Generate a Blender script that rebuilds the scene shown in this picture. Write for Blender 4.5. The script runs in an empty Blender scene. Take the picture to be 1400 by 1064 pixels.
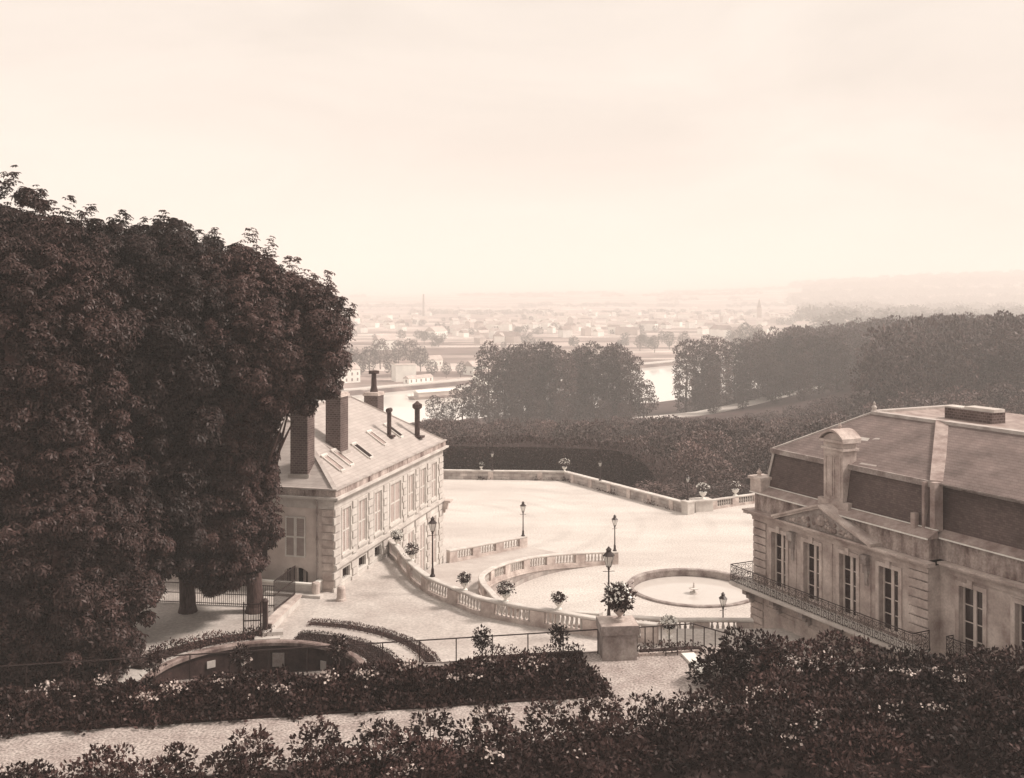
import bpy, math, random
import numpy as np
from mathutils import Vector, Matrix
R = math.radians
PI = math.pi
sc = bpy.context.scene
C = sc.collection
# ------------------------------------------------------------------ camera
CZ = 22.0
cd = bpy.data.cameras.new("camera"); cam = bpy.data.objects.new("camera", cd); C.objects.link(cam)
cam.location = (0, 0, CZ); cam.rotation_euler = (R(90), 0, 0)
cd.sensor_width = 36; cd.lens = 36; cd.shift_y = -134/1400
cd.clip_start = 0.5; cd.clip_end = 40000
sc.camera = cam
# ------------------------------------------------------------------ colour: a sepia place
def sep(v, pale=False):
    t = (math.log(max(v, .008))-math.log(.02))/(math.log(.8)-math.log(.02)); t = min(1, max(-.2, t))
    g = .43+.48*t; b = .38+.46*t
    if pale: g += .07; b += .08
    return (v*1.06, v*1.06*min(1, g), v*1.06*min(1, b), 1)
# ------------------------------------------------------------------ world and sun
SUN_EL, SUN_ROT = 48, 86
w = bpy.data.worlds.new("World"); sc.world = w; w.use_nodes = True
nt = w.node_tree; nt.nodes.clear()
out = nt.nodes.new('ShaderNodeOutputWorld'); bg = nt.nodes.new('ShaderNodeBackground')
sky = nt.nodes.new('ShaderNodeTexSky'); sky.sky_type = 'NISHITA'; sky.sun_disc = False
sky.sun_elevation = R(SUN_EL); sky.sun_rotation = R(SUN_ROT); sky.dust_density = 4; sky.air_density = 1.2
bw = nt.nodes.new('ShaderNodeRGBToBW'); tc = nt.nodes.new('ShaderNodeTexCoord')
mp = nt.nodes.new('ShaderNodeMapping'); mp.inputs['Scale'].default_value = (1, 1, 3.5)
nz = nt.nodes.new('ShaderNodeTexNoise'); nz.inputs['Scale'].default_value = 3.1; nz.inputs['Detail'].default_value = 7; nz.inputs['Distortion'].default_value = .6
rp = nt.nodes.new('ShaderNodeMapRange'); rp.inputs[1].default_value = .35; rp.inputs[2].default_value = .7; rp.inputs[3].default_value = 1.08; rp.inputs[4].default_value = .90
# thin even cloud: lift the blue zenith towards the brightness of the horizon
lift = nt.nodes.new('ShaderNodeMath'); lift.operation = 'MULTIPLY_ADD'; lift.inputs[1].default_value = .07; lift.inputs[2].default_value = 7.7
ml = nt.nodes.new('ShaderNodeMath'); ml.operation = 'MULTIPLY'
mx = nt.nodes.new('ShaderNodeMix'); mx.data_type = 'RGBA'; mx.blend_type = 'MULTIPLY'; mx.inputs[0].default_value = 1
mx.inputs[7].default_value = (1, .892, .80, 1)
L = nt.links.new
L(sky.outputs[0], bw.inputs[0]); L(tc.outputs['Generated'], mp.inputs[0]); L(mp.outputs[0], nz.inputs['Vector']); L(nz.outputs[0], rp.inputs[0])
L(bw.outputs[0], lift.inputs[0]); L(lift.outputs[0], ml.inputs[0]); L(rp.outputs[0], ml.inputs[1]); L(ml.outputs[0], mx.inputs[6]); L(mx.outputs[2], bg.inputs[0]); L(bg.outputs[0], out.inputs[0])
bg.inputs[1].default_value = .086
sd = bpy.data.lights.new("sun", 'SUN'); sun = bpy.data.objects.new("sun", sd); C.objects.link(sun)
sd.energy = 3.5; sd.angle = R(11); sd.color = (1, .893, .80)
sv = Vector((math.sin(R(SUN_ROT))*math.cos(R(SUN_EL)), math.cos(R(SUN_ROT))*math.cos(R(SUN_EL)), math.sin(R(SUN_EL))))
sun.rotation_euler = sv.to_track_quat('Z', 'Y').to_euler()
vs = sc.view_settings; vs.view_transform = 'Standard'; vs.look = 'None'; vs.exposure = 0.40; vs.gamma = 1
cy = sc.cycles
cy.max_bounces = 5; cy.diffuse_bounces = 2; cy.glossy_bounces = 2; cy.transmission_bounces = 2; cy.volume_bounces = 3; cy.transparent_max_bounces = 6
cy.use_denoising = True; cy.caustics_reflective = False; cy.caustics_refractive = False
# ------------------------------------------------------------------ helpers
rng = np.random.default_rng(7); random.seed(7)
def at(x, y, z=0.0):
    d = (CZ-z)*1400/(y-398); return ((x-700)/1400*d, d)
def tag(o, label=None, cat=None, group=None, kind=None):
    if label: o['label'] = label
    if cat: o['category'] = cat
    if group: o['group'] = group
    if kind: o['kind'] = kind
    return o
def empty(name, loc=(0, 0, 0), rz=0, label=None, cat=None, group=None):
    o = bpy.data.objects.new(name, None); C.objects.link(o); o.location = loc; o.rotation_euler = (0, 0, rz); o.empty_display_size = .2
    return tag(o, label, cat, group)
def copy_tree(o, parent=None):
    c = o.copy(); C.objects.link(c); c.parent = parent
    for ch in list(o.children): copy_tree(ch, c)
    return c
class MB:
    def __init__(s): s.v = []; s.f = []; s.m = []
    def add(s, vs, fs, m=0):
        b = len(s.v); s.v += [tuple(p) for p in vs]; s.f += [tuple(i+b for i in f) for f in fs]; s.m += [m]*len(fs); return s
    def box(s, x0, x1, y0, y1, z0, z1, m=0):
        return s.add([(x0,y0,z0),(x1,y0,z0),(x1,y1,z0),(x0,y1,z0),(x0,y0,z1),(x1,y0,z1),(x1,y1,z1),(x0,y1,z1)],
                     [(3,2,1,0),(4,5,6,7),(0,1,5,4),(1,2,6,5),(2,3,7,6),(3,0,4,7)], m)
    def frustum(s, x0, x1, y0, y1, z0, X0, X1, Y0, Y1, z1, m=0):
        return s.add([(x0,y0,z0),(x1,y0,z0),(x1,y1,z0),(x0,y1,z0),(X0,Y0,z1),(X1,Y0,z1),(X1,Y1,z1),(X0,Y1,z1)],
                     [(3,2,1,0),(4,5,6,7),(0,1,5,4),(1,2,6,5),(2,3,7,6),(3,0,4,7)], m)
    def obox(s, p, q, wd, z0, z1, m=0, q0=None, q1=None):
        # oriented box from p to q (2-D), width wd; z0/z1 at p, q0/q1 at q
        q0 = z0 if q0 is None else q0; q1 = z1 if q1 is None else q1
        dx, dy = q[0]-p[0], q[1]-p[1]; l = math.hypot(dx, dy) or 1; nx, ny = -dy/l*wd/2, dx/l*wd/2
        return s.add([(p[0]-nx,p[1]-ny,z0),(q[0]-nx,q[1]-ny,q0),(q[0]+nx,q[1]+ny,q0),(p[0]+nx,p[1]+ny,z0),
                      (p[0]-nx,p[1]-ny,z1),(q[0]-nx,q[1]-ny,q1),(q[0]+nx,q[1]+ny,q1),(p[0]+nx,p[1]+ny,z1)],
                     [(3,2,1,0),(4,5,6,7),(0,1,5,4),(1,2,6,5),(2,3,7,6),(3,0,4,7)], m)
    def tube(s, p, q, r0, r1=None, n=8, m=0, cap=True):
        p = Vector(p); q = Vector(q); r1 = r0 if r1 is None else r1
        d = (q-p); d = d.normalized() if d.length > 1e-6 else Vector((0,0,1)); a = d.orthogonal().normalized(); b = d.cross(a)
        vs = []
        for c, r in ((p, r0), (q, r1)):
            for i in range(n):
                t = 2*PI*i/n; vs.append(c+a*(math.cos(t)*r)+b*(math.sin(t)*r))
        fs = [(i, (i+1) % n, n+(i+1) % n, n+i) for i in range(n)]
        if cap: fs += [tuple(range(n-1, -1, -1)), tuple(range(n, 2*n))]
        return s.add(vs, fs, m)
    def lathe(s, prof, c=(0, 0, 0), n=12, m=0):
        vs = []; k = len(prof)
        for r, z in prof:
            for i in range(n):
                t = 2*PI*i/n; vs.append((c[0]+math.cos(t)*r, c[1]+math.sin(t)*r, c[2]+z))
        fs = [(j*n+i, j*n+(i+1) % n, (j+1)*n+(i+1) % n, (j+1)*n+i) for j in range(k-1) for i in range(n)]
        fs += [tuple(range(n-1, -1, -1)), tuple(range((k-1)*n, k*n))]
        return s.add(vs, fs, m)
    def sweep(s, pts, prof, m=0, closed=False):
        # pts: (x,y,z) path; prof: closed (offset, dz) outline
        n = len(pts); k = len(prof); vs = []
        for i, p in enumerate(pts):
            a = pts[i-1] if (i > 0 or closed) else p; b = pts[(i+1) % n] if (i < n-1 or closed) else p
            dx, dy = b[0]-a[0], b[1]-a[1]; l = math.hypot(dx, dy) or 1; nx, ny = -dy/l, dx/l
            for o, dz in prof: vs.append((p[0]+nx*o, p[1]+ny*o, p[2]+dz))
        fs = []
        for i in range(n if closed else n-1):
            j = (i+1) % n
            for q in range(k): fs.append((i*k+q, j*k+q, j*k+(q+1) % k, i*k+(q+1) % k))
        if not closed: fs += [tuple(range(k-1, -1, -1)), tuple((n-1)*k+q for q in range(k))]
        return s.add(vs, fs, m)
    def poly(s, pts, z0, z1, m=0):
        n = len(pts)
        return s.add([(x, y, z0) for x, y in pts]+[(x, y, z1) for x, y in pts],
                     [tuple(range(n, 2*n))]+[(i, (i+1) % n, n+(i+1) % n, n+i) for i in range(n)], m)
    def build(s, name, mat, parent=None, smooth=False):
        me = bpy.data.meshes.new(name); me.from_pydata(s.v, [], s.f)
        for mt in (mat if isinstance(mat, (list, tuple)) else [mat]): me.materials.append(mt)
        if isinstance(mat, (list, tuple)): me.polygons.foreach_set('material_index', s.m)
        if smooth: me.polygons.foreach_set('use_smooth', [True]*len(s.f))
        me.update()
        o = bpy.data.objects.new(name, me); C.objects.link(o); o.parent = parent
        return o
def link_mesh(name, me, parent=None, loc=None, rz=0, scale=None):
    o = bpy.data.objects.new(name, me); C.objects.link(o); o.parent = parent
    if loc is not None: o.location = loc
    o.rotation_euler = (0, 0, rz)
    if scale is not None: o.scale = scale if hasattr(scale, '__len__') else (scale,)*3
    return o
def quads_mesh(name, V, mat, parent=None, midx=None):
    """V: (N,4,3) quads"""
    V = np.asarray(V, dtype=np.float32); n = len(V)
    me = bpy.data.meshes.new(name); me.vertices.add(n*4); me.loops.add(n*4); me.polygons.add(n)
    me.vertices.foreach_set('co', V.reshape(-1)); me.loops.foreach_set('vertex_index', np.arange(n*4, dtype=np.int32))
    me.polygons.foreach_set('loop_start', np.arange(0, n*4, 4, dtype=np.int32)); me.polygons.foreach_set('loop_total', np.full(n, 4, dtype=np.int32))
    for mt in (mat if isinstance(mat, (list, tuple)) else [mat]): me.materials.append(mt)
    if midx is not None: me.polygons.foreach_set('material_index', np.asarray(midx, dtype=np.int32))
    me.update(calc_edges=True)
    o = bpy.data.objects.new(name, me); C.objects.link(o); o.parent = parent
    return o
# ------------------------------------------------------------------ materials
def mat(name, v, var=.15, scale=3.0, rough=.85, bump=.0, bscale=30., spec=.3, detail=6, v2=None, stretch=None, lo=.35, hi=.65, metal=0., coord='Object', fine=.0, pale=False):
    m = bpy.data.materials.new(name); m.use_nodes = True; t = m.node_tree; b = t.nodes['Principled BSDF']; lk = t.links.new
    b.inputs['Roughness'].default_value = rough; b.inputs['Specular IOR Level'].default_value = spec; b.inputs['Metallic'].default_value = metal
    co = t.nodes.new('ShaderNodeTexCoord'); vec = co.outputs[coord]
    if coord == 'World':
        pass
    if stretch:
        mpn = t.nodes.new('ShaderNodeMapping'); mpn.inputs['Scale'].default_value = stretch; lk(vec, mpn.inputs[0]); vec = mpn.outputs[0]
    n = t.nodes.new('ShaderNodeTexNoise'); n.inputs['Scale'].default_value = scale; n.inputs['Detail'].default_value = detail; n.inputs['Roughness'].default_value = .62
    lk(vec, n.inputs['Vector'])
    r = t.nodes.new('ShaderNodeValToRGB'); e = r.color_ramp.elements
    e[0].position = lo; e[1].position = hi; e[0].color = sep(v*(1-var), pale); e[1].color = sep(v2 if v2 else v*(1+var), pale)
    lk(n.outputs[0], r.inputs[0]); colout = r.outputs[0]
    if fine > 0:
        f = t.nodes.new('ShaderNodeTexNoise'); f.inputs['Scale'].default_value = bscale; f.inputs['Detail'].default_value = 3; lk(co.outputs[coord], f.inputs['Vector'])
        mr = t.nodes.new('ShaderNodeMapRange'); mr.inputs[1].default_value = .3; mr.inputs[2].default_value = .7; mr.inputs[3].default_value = 1-fine; mr.inputs[4].default_value = 1+fine; lk(f.outputs[0], mr.inputs[0])
        mm = t.nodes.new('ShaderNodeMix'); mm.data_type = 'RGBA'; mm.blend_type = 'MULTIPLY'; mm.inputs[0].default_value = 1; lk(colout, mm.inputs[6]); lk(mr.outputs[0], mm.inputs[7]); colout = mm.outputs[2]
    lk(colout, b.inputs['Base Color'])
    if bump > 0:
        n2 = t.nodes.new('ShaderNodeTexNoise'); n2.inputs['Scale'].default_value = bscale; n2.inputs['Detail'].default_value = 4; lk(co.outputs[coord], n2.inputs['Vector'])
        bp = t.nodes.new('ShaderNodeBump'); bp.inputs['Strength'].default_value = bump; bp.inputs['Distance'].default_value = .03; lk(n2.outputs[0], bp.inputs['Height']); lk(bp.outputs[0], b.inputs['Normal'])
    return m
def leafmat(name, v, spread=.55, rough=.55, spec=.25, ns=.55):
    m = bpy.data.materials.new(name); m.use_nodes = True; t = m.node_tree; b = t.nodes['Principled BSDF']; lk = t.links.new
    g = t.nodes.new('ShaderNodeNewGeometry'); r = t.nodes.new('ShaderNodeValToRGB'); e = r.color_ramp.elements
    e[0].color = sep(v*(1-spread)); e[1].color = sep(v*(1+spread)); lk(g.outputs['Random Per Island'], r.inputs[0])
    # broad light and dark patches of different leaf growth
    n = t.nodes.new('ShaderNodeTexNoise'); n.inputs['Scale'].default_value = ns; n.inputs['Detail'].default_value = 4; lk(g.outputs['Position'], n.inputs['Vector'])
    mr = t.nodes.new('ShaderNodeMapRange'); mr.inputs[1].default_value = .35; mr.inputs[2].default_value = .65; mr.inputs[3].default_value = .68; mr.inputs[4].default_value = 1.35; lk(n.outputs[0], mr.inputs[0])
    oi = t.nodes.new('ShaderNodeObjectInfo'); m3 = t.nodes.new('ShaderNodeMapRange'); m3.inputs[3].default_value = .5; m3.inputs[4].default_value = 1.55; lk(oi.outputs['Random'], m3.inputs[0])
    mu = t.nodes.new('ShaderNodeMath'); mu.operation = 'MULTIPLY'; lk(mr.outputs[0], mu.inputs[0]); lk(m3.outputs[0], mu.inputs[1]); mr = mu
    mm = t.nodes.new('ShaderNodeMix'); mm.data_type = 'RGBA'; mm.blend_type = 'MULTIPLY'; mm.inputs[0].default_value = 1; lk(r.outputs[0], mm.inputs[6]); lk(mr.outputs[0], mm.inputs[7])
    lk(mm.outputs[2], b.inputs['Base Color']); b.inputs['Roughness'].default_value = rough; b.inputs['Specular IOR Level'].default_value = spec
    return m
def patternmat(name, v, mortar, bw_, bh, msize, bump=.3, rough=.85, offset=.5, var=.25, plane='XZ', stain=.25, spec=.25):
    """brick / slate courses laid in a plane of object space"""
    m = bpy.data.materials.new(name); m.use_nodes = True; t = m.node_tree; b = t.nodes['Principled BSDF']; lk = t.links.new
    co = t.nodes.new('ShaderNodeTexCoord'); sx = t.nodes.new('ShaderNodeSeparateXYZ'); cb = t.nodes.new('ShaderNodeCombineXYZ'); lk(co.outputs['Object'], sx.inputs[0])
    if plane == 'S':
        ad = t.nodes.new('ShaderNodeMath'); ad.operation = 'ADD'; lk(sx.outputs[0], ad.inputs[0]); lk(sx.outputs[1], ad.inputs[1]); lk(ad.outputs[0], cb.inputs[0])
    else: lk(sx.outputs[0], cb.inputs[0])
    lk(sx.outputs[2], cb.inputs[1])
    br = t.nodes.new('ShaderNodeTexBrick'); br.offset = offset; br.inputs['Scale'].default_value = 1; br.inputs['Brick Width'].default_value = bw_; br.inputs['Row Height'].default_value = bh; br.inputs['Mortar Size'].default_value = msize
    br.inputs['Color1'].default_value = sep(v*(1-var), True); br.inputs['Color2'].default_value = sep(v*(1+var), True); br.inputs['Mortar'].default_value = sep(mortar, True); br.inputs['Bias'].default_value = 0
    lk(cb.outputs[0], br.inputs['Vector'])
    n = t.nodes.new('ShaderNodeTexNoise'); n.inputs['Scale'].default_value = .8; n.inputs['Detail'].default_value = 6; n.inputs['Roughness'].default_value = .65; lk(co.outputs['Object'], n.inputs['Vector'])
    mr = t.nodes.new('ShaderNodeMapRange'); mr.inputs[1].default_value = .3; mr.inputs[2].default_value = .7; mr.inputs[3].default_value = 1-stain; mr.inputs[4].default_value = 1+stain; lk(n.outputs[0], mr.inputs[0])
    mm = t.nodes.new('ShaderNodeMix'); mm.data_type = 'RGBA'; mm.blend_type = 'MULTIPLY'; mm.inputs[0].default_value = 1; lk(br.outputs[0], mm.inputs[6]); lk(mr.outputs[0], mm.inputs[7])
    lk(mm.outputs[2], b.inputs['Base Color']); b.inputs['Roughness'].default_value = rough; b.inputs['Specular IOR Level'].default_value = spec
    bp = t.nodes.new('ShaderNodeBump'); bp.inputs['Strength'].default_value = bump; bp.inputs['Distance'].default_value = .02; bp.invert = True; lk(br.outputs['Fac'], bp.inputs['Height']); lk(bp.outputs[0], b.inputs['Normal'])
    return m
def wmat(*a, **k): return mat(*a, coord='Object', **k)
M = {}
M['gravel'] = mat('gravel', .50, var=.13, scale=.16, bump=.4, bscale=7, fine=.24, spec=.1, stretch=(.6, 1.3, 1), lo=.3, hi=.66, detail=10, pale=True)
def tracks(m, lo, hi, sc_, rot):
    t = m.node_tree; b = t.nodes['Principled BSDF']; src = b.inputs['Base Color'].links[0].from_socket; lk = t.links.new
    g = t.nodes.new('ShaderNodeNewGeometry'); mp_ = t.nodes.new('ShaderNodeMapping'); mp_.inputs['Location'].default_value = (9, -96, 0); lk(g.outputs['Position'], mp_.inputs[0])
    wv = t.nodes.new('ShaderNodeTexWave'); wv.wave_type = 'RINGS'; wv.rings_direction = 'Z'; wv.inputs['Scale'].default_value = sc_; wv.inputs['Distortion'].default_value = 7; wv.inputs['Detail'].default_value = 3; wv.inputs['Detail Scale'].default_value = .35; lk(mp_.outputs[0], wv.inputs['Vector'])
    n = t.nodes.new('ShaderNodeTexNoise'); n.inputs['Scale'].default_value = .09; n.inputs['Detail'].default_value = 4; lk(g.outputs['Position'], n.inputs['Vector'])
    mk = t.nodes.new('ShaderNodeMapRange'); mk.inputs[1].default_value = .42; mk.inputs[2].default_value = .62; lk(n.outputs[0], mk.inputs[0])
    mr = t.nodes.new('ShaderNodeMapRange'); mr.inputs[1].default_value = .0; mr.inputs[2].default_value = .35; mr.inputs[3].default_value = lo; mr.inputs[4].default_value = hi; lk(wv.outputs[1], mr.inputs[0])
    mm = t.nodes.new('ShaderNodeMix'); mm.data_type = 'RGBA'; mm.blend_type = 'MULTIPLY'; lk(mk.outputs[0], mm.inputs[0]); lk(src, mm.inputs[6]); lk(mr.outputs[0], mm.inputs[7]); lk(mm.outputs[2], b.inputs['Base Color'])
tracks(M['gravel'], .92, 1.02, .09, 0)
M['ramp'] = mat('ramp_gravel', .44, var=.10, scale=.5, bump=.25, bscale=9, fine=.10, spec=.1, pale=True)
M['terr'] = mat('terrace_gravel', .45, var=.14, scale=.35, bump=.3, bscale=7, fine=.18, spec=.1, pale=True)
M['path'] = mat('coarse_gravel', .33, var=.18, scale=1.0, bump=.6, bscale=11, fine=.5, spec=.1, pale=True)
M['stone'] = mat('stone', .48, var=.28, scale=1.1, bump=.25, bscale=14, fine=.10)
M['stone_l'] = mat('pale_stone', .52, var=.16, scale=.9, bump=.2, bscale=14, fine=.07, pale=True)
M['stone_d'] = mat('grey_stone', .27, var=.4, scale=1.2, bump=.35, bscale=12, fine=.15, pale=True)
M['stone_r'] = mat('weathered_stone', .43, var=.34, scale=.75, bump=.3, bscale=10, fine=.12, detail=9)
M['stone_m'] = mat('stained_stone', .30, var=.6, scale=1.3, bump=.3, bscale=10, fine=.2, detail=9, v2=.50, stretch=(1, 1, .45))
M['stone_dark'] = mat('shade_toned_stone', .035, var=.5, scale=1.5, bump=.4, bscale=9, fine=.2)  # shade below the sunken court's coping is put into this dark colour
M['stone_w'] = mat('lichened_stone', .22, var=.5, scale=1.6, bump=.35, bscale=12, fine=.2)
M['plaster'] = mat('plaster', .56, var=.16, scale=.6, bump=.12, bscale=20, fine=.05)
M['ashlar'] = patternmat('ashlar', .60, .40, 1.1, .46, .012, bump=.25, plane='S', var=.06, stain=.16)
M['rubble'] = patternmat('wall_masonry', .37, .25, .9, .35, .02, bump=.4, plane='S', var=.2, stain=.35)
M['brick'] = patternmat('brick', .09, .17, .26, .14, .022, bump=.5, plane='S', var=.3, stain=.25)
M['slate'] = patternmat('slate', .105, .07, .2, .1, .008, bump=.5, plane='S', var=.16, stain=.28, rough=.6)
M['roof_l'] = patternmat('zinc_and_slate_roof', .40, .33, .5, .16, .012, bump=.3, plane='S', var=.06, stain=.12, rough=.6)
M['roof_u'] = patternmat('mossy_roof', .165, .12, .3, .09, .008, bump=.5, plane='S', var=.07, stain=.34, rough=.75)
M['lead'] = mat('lead', .40, var=.2, scale=1.5, rough=.5, fine=.06, bscale=9, pale=True)
M['lead_d'] = mat('dull_lead', .30, var=.3, scale=1.5, rough=.55, fine=.08, bscale=9)
M['shutter'] = mat('shutter_paint', .62, var=.07, scale=2, rough=.6, pale=True)
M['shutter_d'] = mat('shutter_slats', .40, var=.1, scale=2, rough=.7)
M['frame'] = mat('frame_paint', .60, var=.08, scale=3, rough=.5)
M['dark'] = mat('dark_interior', .016, var=.3, scale=1)
M['iron'] = mat('iron', .022, var=.4, scale=6, rough=.5, spec=.4)
M['iron_g'] = mat('grey_iron', .05, var=.3, scale=6, rough=.5, spec=.4)
M['pipe'] = mat('soot_pipe', .05, var=.5, scale=4, rough=.6)
M['bark'] = mat('bark', .075, var=.45, scale=5, bump=.8, bscale=9, stretch=(2.5, 2.5, .5))
M['soil'] = mat('soil', .03, var=.4, scale=2, bump=.6, bscale=10, fine=.3)
M['grass'] = mat('grass', .055, var=.35, scale=1.2, bump=.8, bscale=14, fine=.35)
M['bank'] = mat('far_bank', .12, var=.5, scale=.08, fine=.25, bscale=.5)
M['valley'] = mat('valley_ground', .05, var=.4, scale=.05, fine=.3, bscale=.7)
M['white'] = mat('white_paint', .72, var=.06, scale=1.5, pale=True)
M['petal'] = mat('petal', .75, var=.1, scale=4, rough=.6, pale=True)
M['petal_p'] = mat('dusty_petal', .45, var=.25, scale=4, rough=.6)
M['house_w'] = mat('limewash', .84, var=.10, scale=.15, pale=True)
M['house_g'] = mat('grey_render', .48, var=.15, scale=.15)
M['roof_far'] = mat('far_tiles', .22, var=.25, scale=.3)
M['roof_pale'] = mat('pale_zinc', .45, var=.15, scale=.3)
M['leaf_ch'] = leafmat('chestnut_leaf', .046, .5, rough=.5, spec=.2)
M['leaf_hedge'] = leafmat('hedge_leaf', .05, .5)
M['leaf_wood'] = leafmat('wood_leaf', .085, .7, ns=.22)
M['leaf_far'] = leafmat('far_leaf', .052, .6, ns=.09)
M['leaf_bush'] = leafmat('bush_leaf', .036, .7, rough=.55, spec=.15)
M['leaf_pot'] = leafmat('potted_leaf', .030, .6)
M['leaf_grass'] = leafmat('blade', .055, .5)
def glassmat():
    m = bpy.data.materials.new('window_glass'); m.use_nodes = True; t = m.node_tree; b = t.nodes['Principled BSDF']
    n = t.nodes.new('ShaderNodeTexNoise'); n.inputs['Scale'].default_value = 1.2; c = t.nodes.new('ShaderNodeTexCoord'); t.links.new(c.outputs['Object'], n.inputs['Vector'])
    r = t.nodes.new('ShaderNodeValToRGB'); r.color_ramp.elements[0].color = sep(.012); r.color_ramp.elements[1].color = sep(.035); t.links.new(n.outputs[0], r.inputs[0]); t.links.new(r.outputs[0], b.inputs['Base Color'])
    b.inputs['Roughness'].default_value = .12; b.inputs['Specular IOR Level'].default_value = .35
    return m
M['glass'] = glassmat()
def lampglass():
    m = bpy.data.materials.new('lantern_glass'); m.use_nodes = True; t = m.node_tree; b = t.nodes['Principled BSDF']
    n = t.nodes.new('ShaderNodeTexNoise'); n.inputs['Scale'].default_value = 5
    r = t.nodes.new('ShaderNodeValToRGB'); r.color_ramp.elements[0].color = sep(.75, True); r.color_ramp.elements[1].color = sep(.85, True); t.links.new(n.outputs[0], r.inputs[0]); t.links.new(r.outputs[0], b.inputs['Base Color'])
    b.inputs['Roughness'].default_value = .2; b.inputs['Alpha'].default_value = .4
    return m
M['lglass'] = lampglass()
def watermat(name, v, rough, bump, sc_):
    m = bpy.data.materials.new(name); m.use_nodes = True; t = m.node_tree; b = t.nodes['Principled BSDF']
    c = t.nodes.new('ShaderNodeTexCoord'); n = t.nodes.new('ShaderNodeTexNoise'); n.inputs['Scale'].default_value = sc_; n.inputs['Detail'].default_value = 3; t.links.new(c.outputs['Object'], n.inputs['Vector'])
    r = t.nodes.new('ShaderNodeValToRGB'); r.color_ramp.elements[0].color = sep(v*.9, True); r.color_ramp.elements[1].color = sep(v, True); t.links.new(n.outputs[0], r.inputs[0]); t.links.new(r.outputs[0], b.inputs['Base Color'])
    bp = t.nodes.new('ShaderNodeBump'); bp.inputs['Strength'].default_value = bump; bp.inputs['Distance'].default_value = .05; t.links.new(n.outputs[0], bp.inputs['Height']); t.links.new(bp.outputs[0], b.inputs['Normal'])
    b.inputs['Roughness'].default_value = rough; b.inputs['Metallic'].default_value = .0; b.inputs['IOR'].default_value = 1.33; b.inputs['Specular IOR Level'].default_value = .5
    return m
M['river'] = watermat('river_water', .8, .06, .05, .6)  # pale base colour carries part of the white sky reflection
M['pool'] = watermat('pool_water', .55, .08, .05, 1.5)
def fieldmat():
    m = bpy.data.materials.new('plain_fields'); m.use_nodes = True; t = m.node_tree; b = t.nodes['Principled BSDF']; lk = t.links.new
    c = t.nodes.new('ShaderNodeTexCoord'); mp_ = t.nodes.new('ShaderNodeMapping'); mp_.inputs['Rotation'].default_value = (0, 0, R(24)); mp_.inputs['Scale'].default_value = (.006, .028, 1); lk(c.outputs['Object'], mp_.inputs[0])
    v = t.nodes.new('ShaderNodeTexVoronoi'); v.feature = 'F1'; v.inputs['Scale'].default_value = 1; lk(mp_.outputs[0], v.inputs['Vector'])
    r = t.nodes.new('ShaderNodeValToRGB'); r.color_ramp.interpolation = 'CONSTANT'; e = r.color_ramp.elements
    e[0].position = 0; e[0].color = sep(.16); e[1].position = .3; e[1].color = sep(.42)
    for p, q in ((.45, .24), (.6, .55), (.75, .32), (.88, .14)):
        x = e.new(p); x.color = sep(q)
    lk(v.outputs['Color'], r.inputs[0])
    n = t.nodes.new('ShaderNodeTexNoise'); n.inputs['Scale'].default_value = .03; n.inputs['Detail'].default_value = 8; lk(c.outputs['Object'], n.inputs['Vector'])
    mr = t.nodes.new('ShaderNodeMapRange'); mr.inputs[1].default_value = .3; mr.inputs[2].default_value = .7; mr.inputs[3].default_value = .6; mr.inputs[4].default_value = 1.2; lk(n.outputs[0], mr.inputs[0])
    mm = t.nodes.new('ShaderNodeMix'); mm.data_type = 'RGBA'; mm.blend_type = 'MULTIPLY'; mm.inputs[0].default_value = 1; lk(r.outputs[0], mm.inputs[6]); lk(mr.outputs[0], mm.inputs[7]); lk(mm.outputs[2], b.inputs['Base Color'])
    b.inputs['Roughness'].default_value = 1; b.inputs['Specular IOR Level'].default_value = .05
    return m
M['fields'] = fieldmat()
# ------------------------------------------------------------------ foliage
def rand_dirs(n):
    v = rng.normal(size=(n, 3)); return v/np.linalg.norm(v, axis=1, keepdims=True)
def leaf_quads(P, size, up=.5, aspect=.55, outward=None, droop=0.):
    """one rhombic leaf at each point"""
    n = len(P); ax = rand_dirs(n)
    if outward is not None: ax = ax*.8+outward*1.0
    ax[:, 2] -= droop; ax /= np.linalg.norm(ax, axis=1, keepdims=True)
    nr = rand_dirs(n); nr[:, 2] += up*2.0
    if outward is not None: nr += outward*.6
    sd_ = np.cross(ax, nr); sd_ /= (np.linalg.norm(sd_, axis=1, keepdims=True)+1e-9)
    s = (size*rng.uniform(.65, 1.3, n))[:, None]
    return np.stack([P, P+ax*s*.5+sd_*s*aspect*.5, P+ax*s, P+ax*s*.5-sd_*s*aspect*.5], axis=1)
def palm_quads(P, size, outward, k=5):
    """palmate chestnut leaves: k drooping leaflets from one point"""
    n = len(P); nr = outward*.7+rand_dirs(n)*.45; nr[:, 2] += .75; nr /= np.linalg.norm(nr, axis=1, keepdims=True)
    a = np.cross(nr, rand_dirs(n)); a /= np.linalg.norm(a, axis=1, keepdims=True); b = np.cross(nr, a)
    s = (size*rng.uniform(.7, 1.25, n))[:, None]; res = []
    for i in range(k):
        t = 2*PI*(i+.5)/k*.92
        d = a*math.cos(t)+b*math.sin(t); e = -a*math.sin(t)+b*math.cos(t)
        tip = P+d*s-nr*s*.45; mid = P+d*s*.62-nr*s*.10
        res.append(np.stack([P, mid+e*s*.20, tip, mid-e*s*.20], axis=1))
    return np.concatenate(res)
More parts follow.
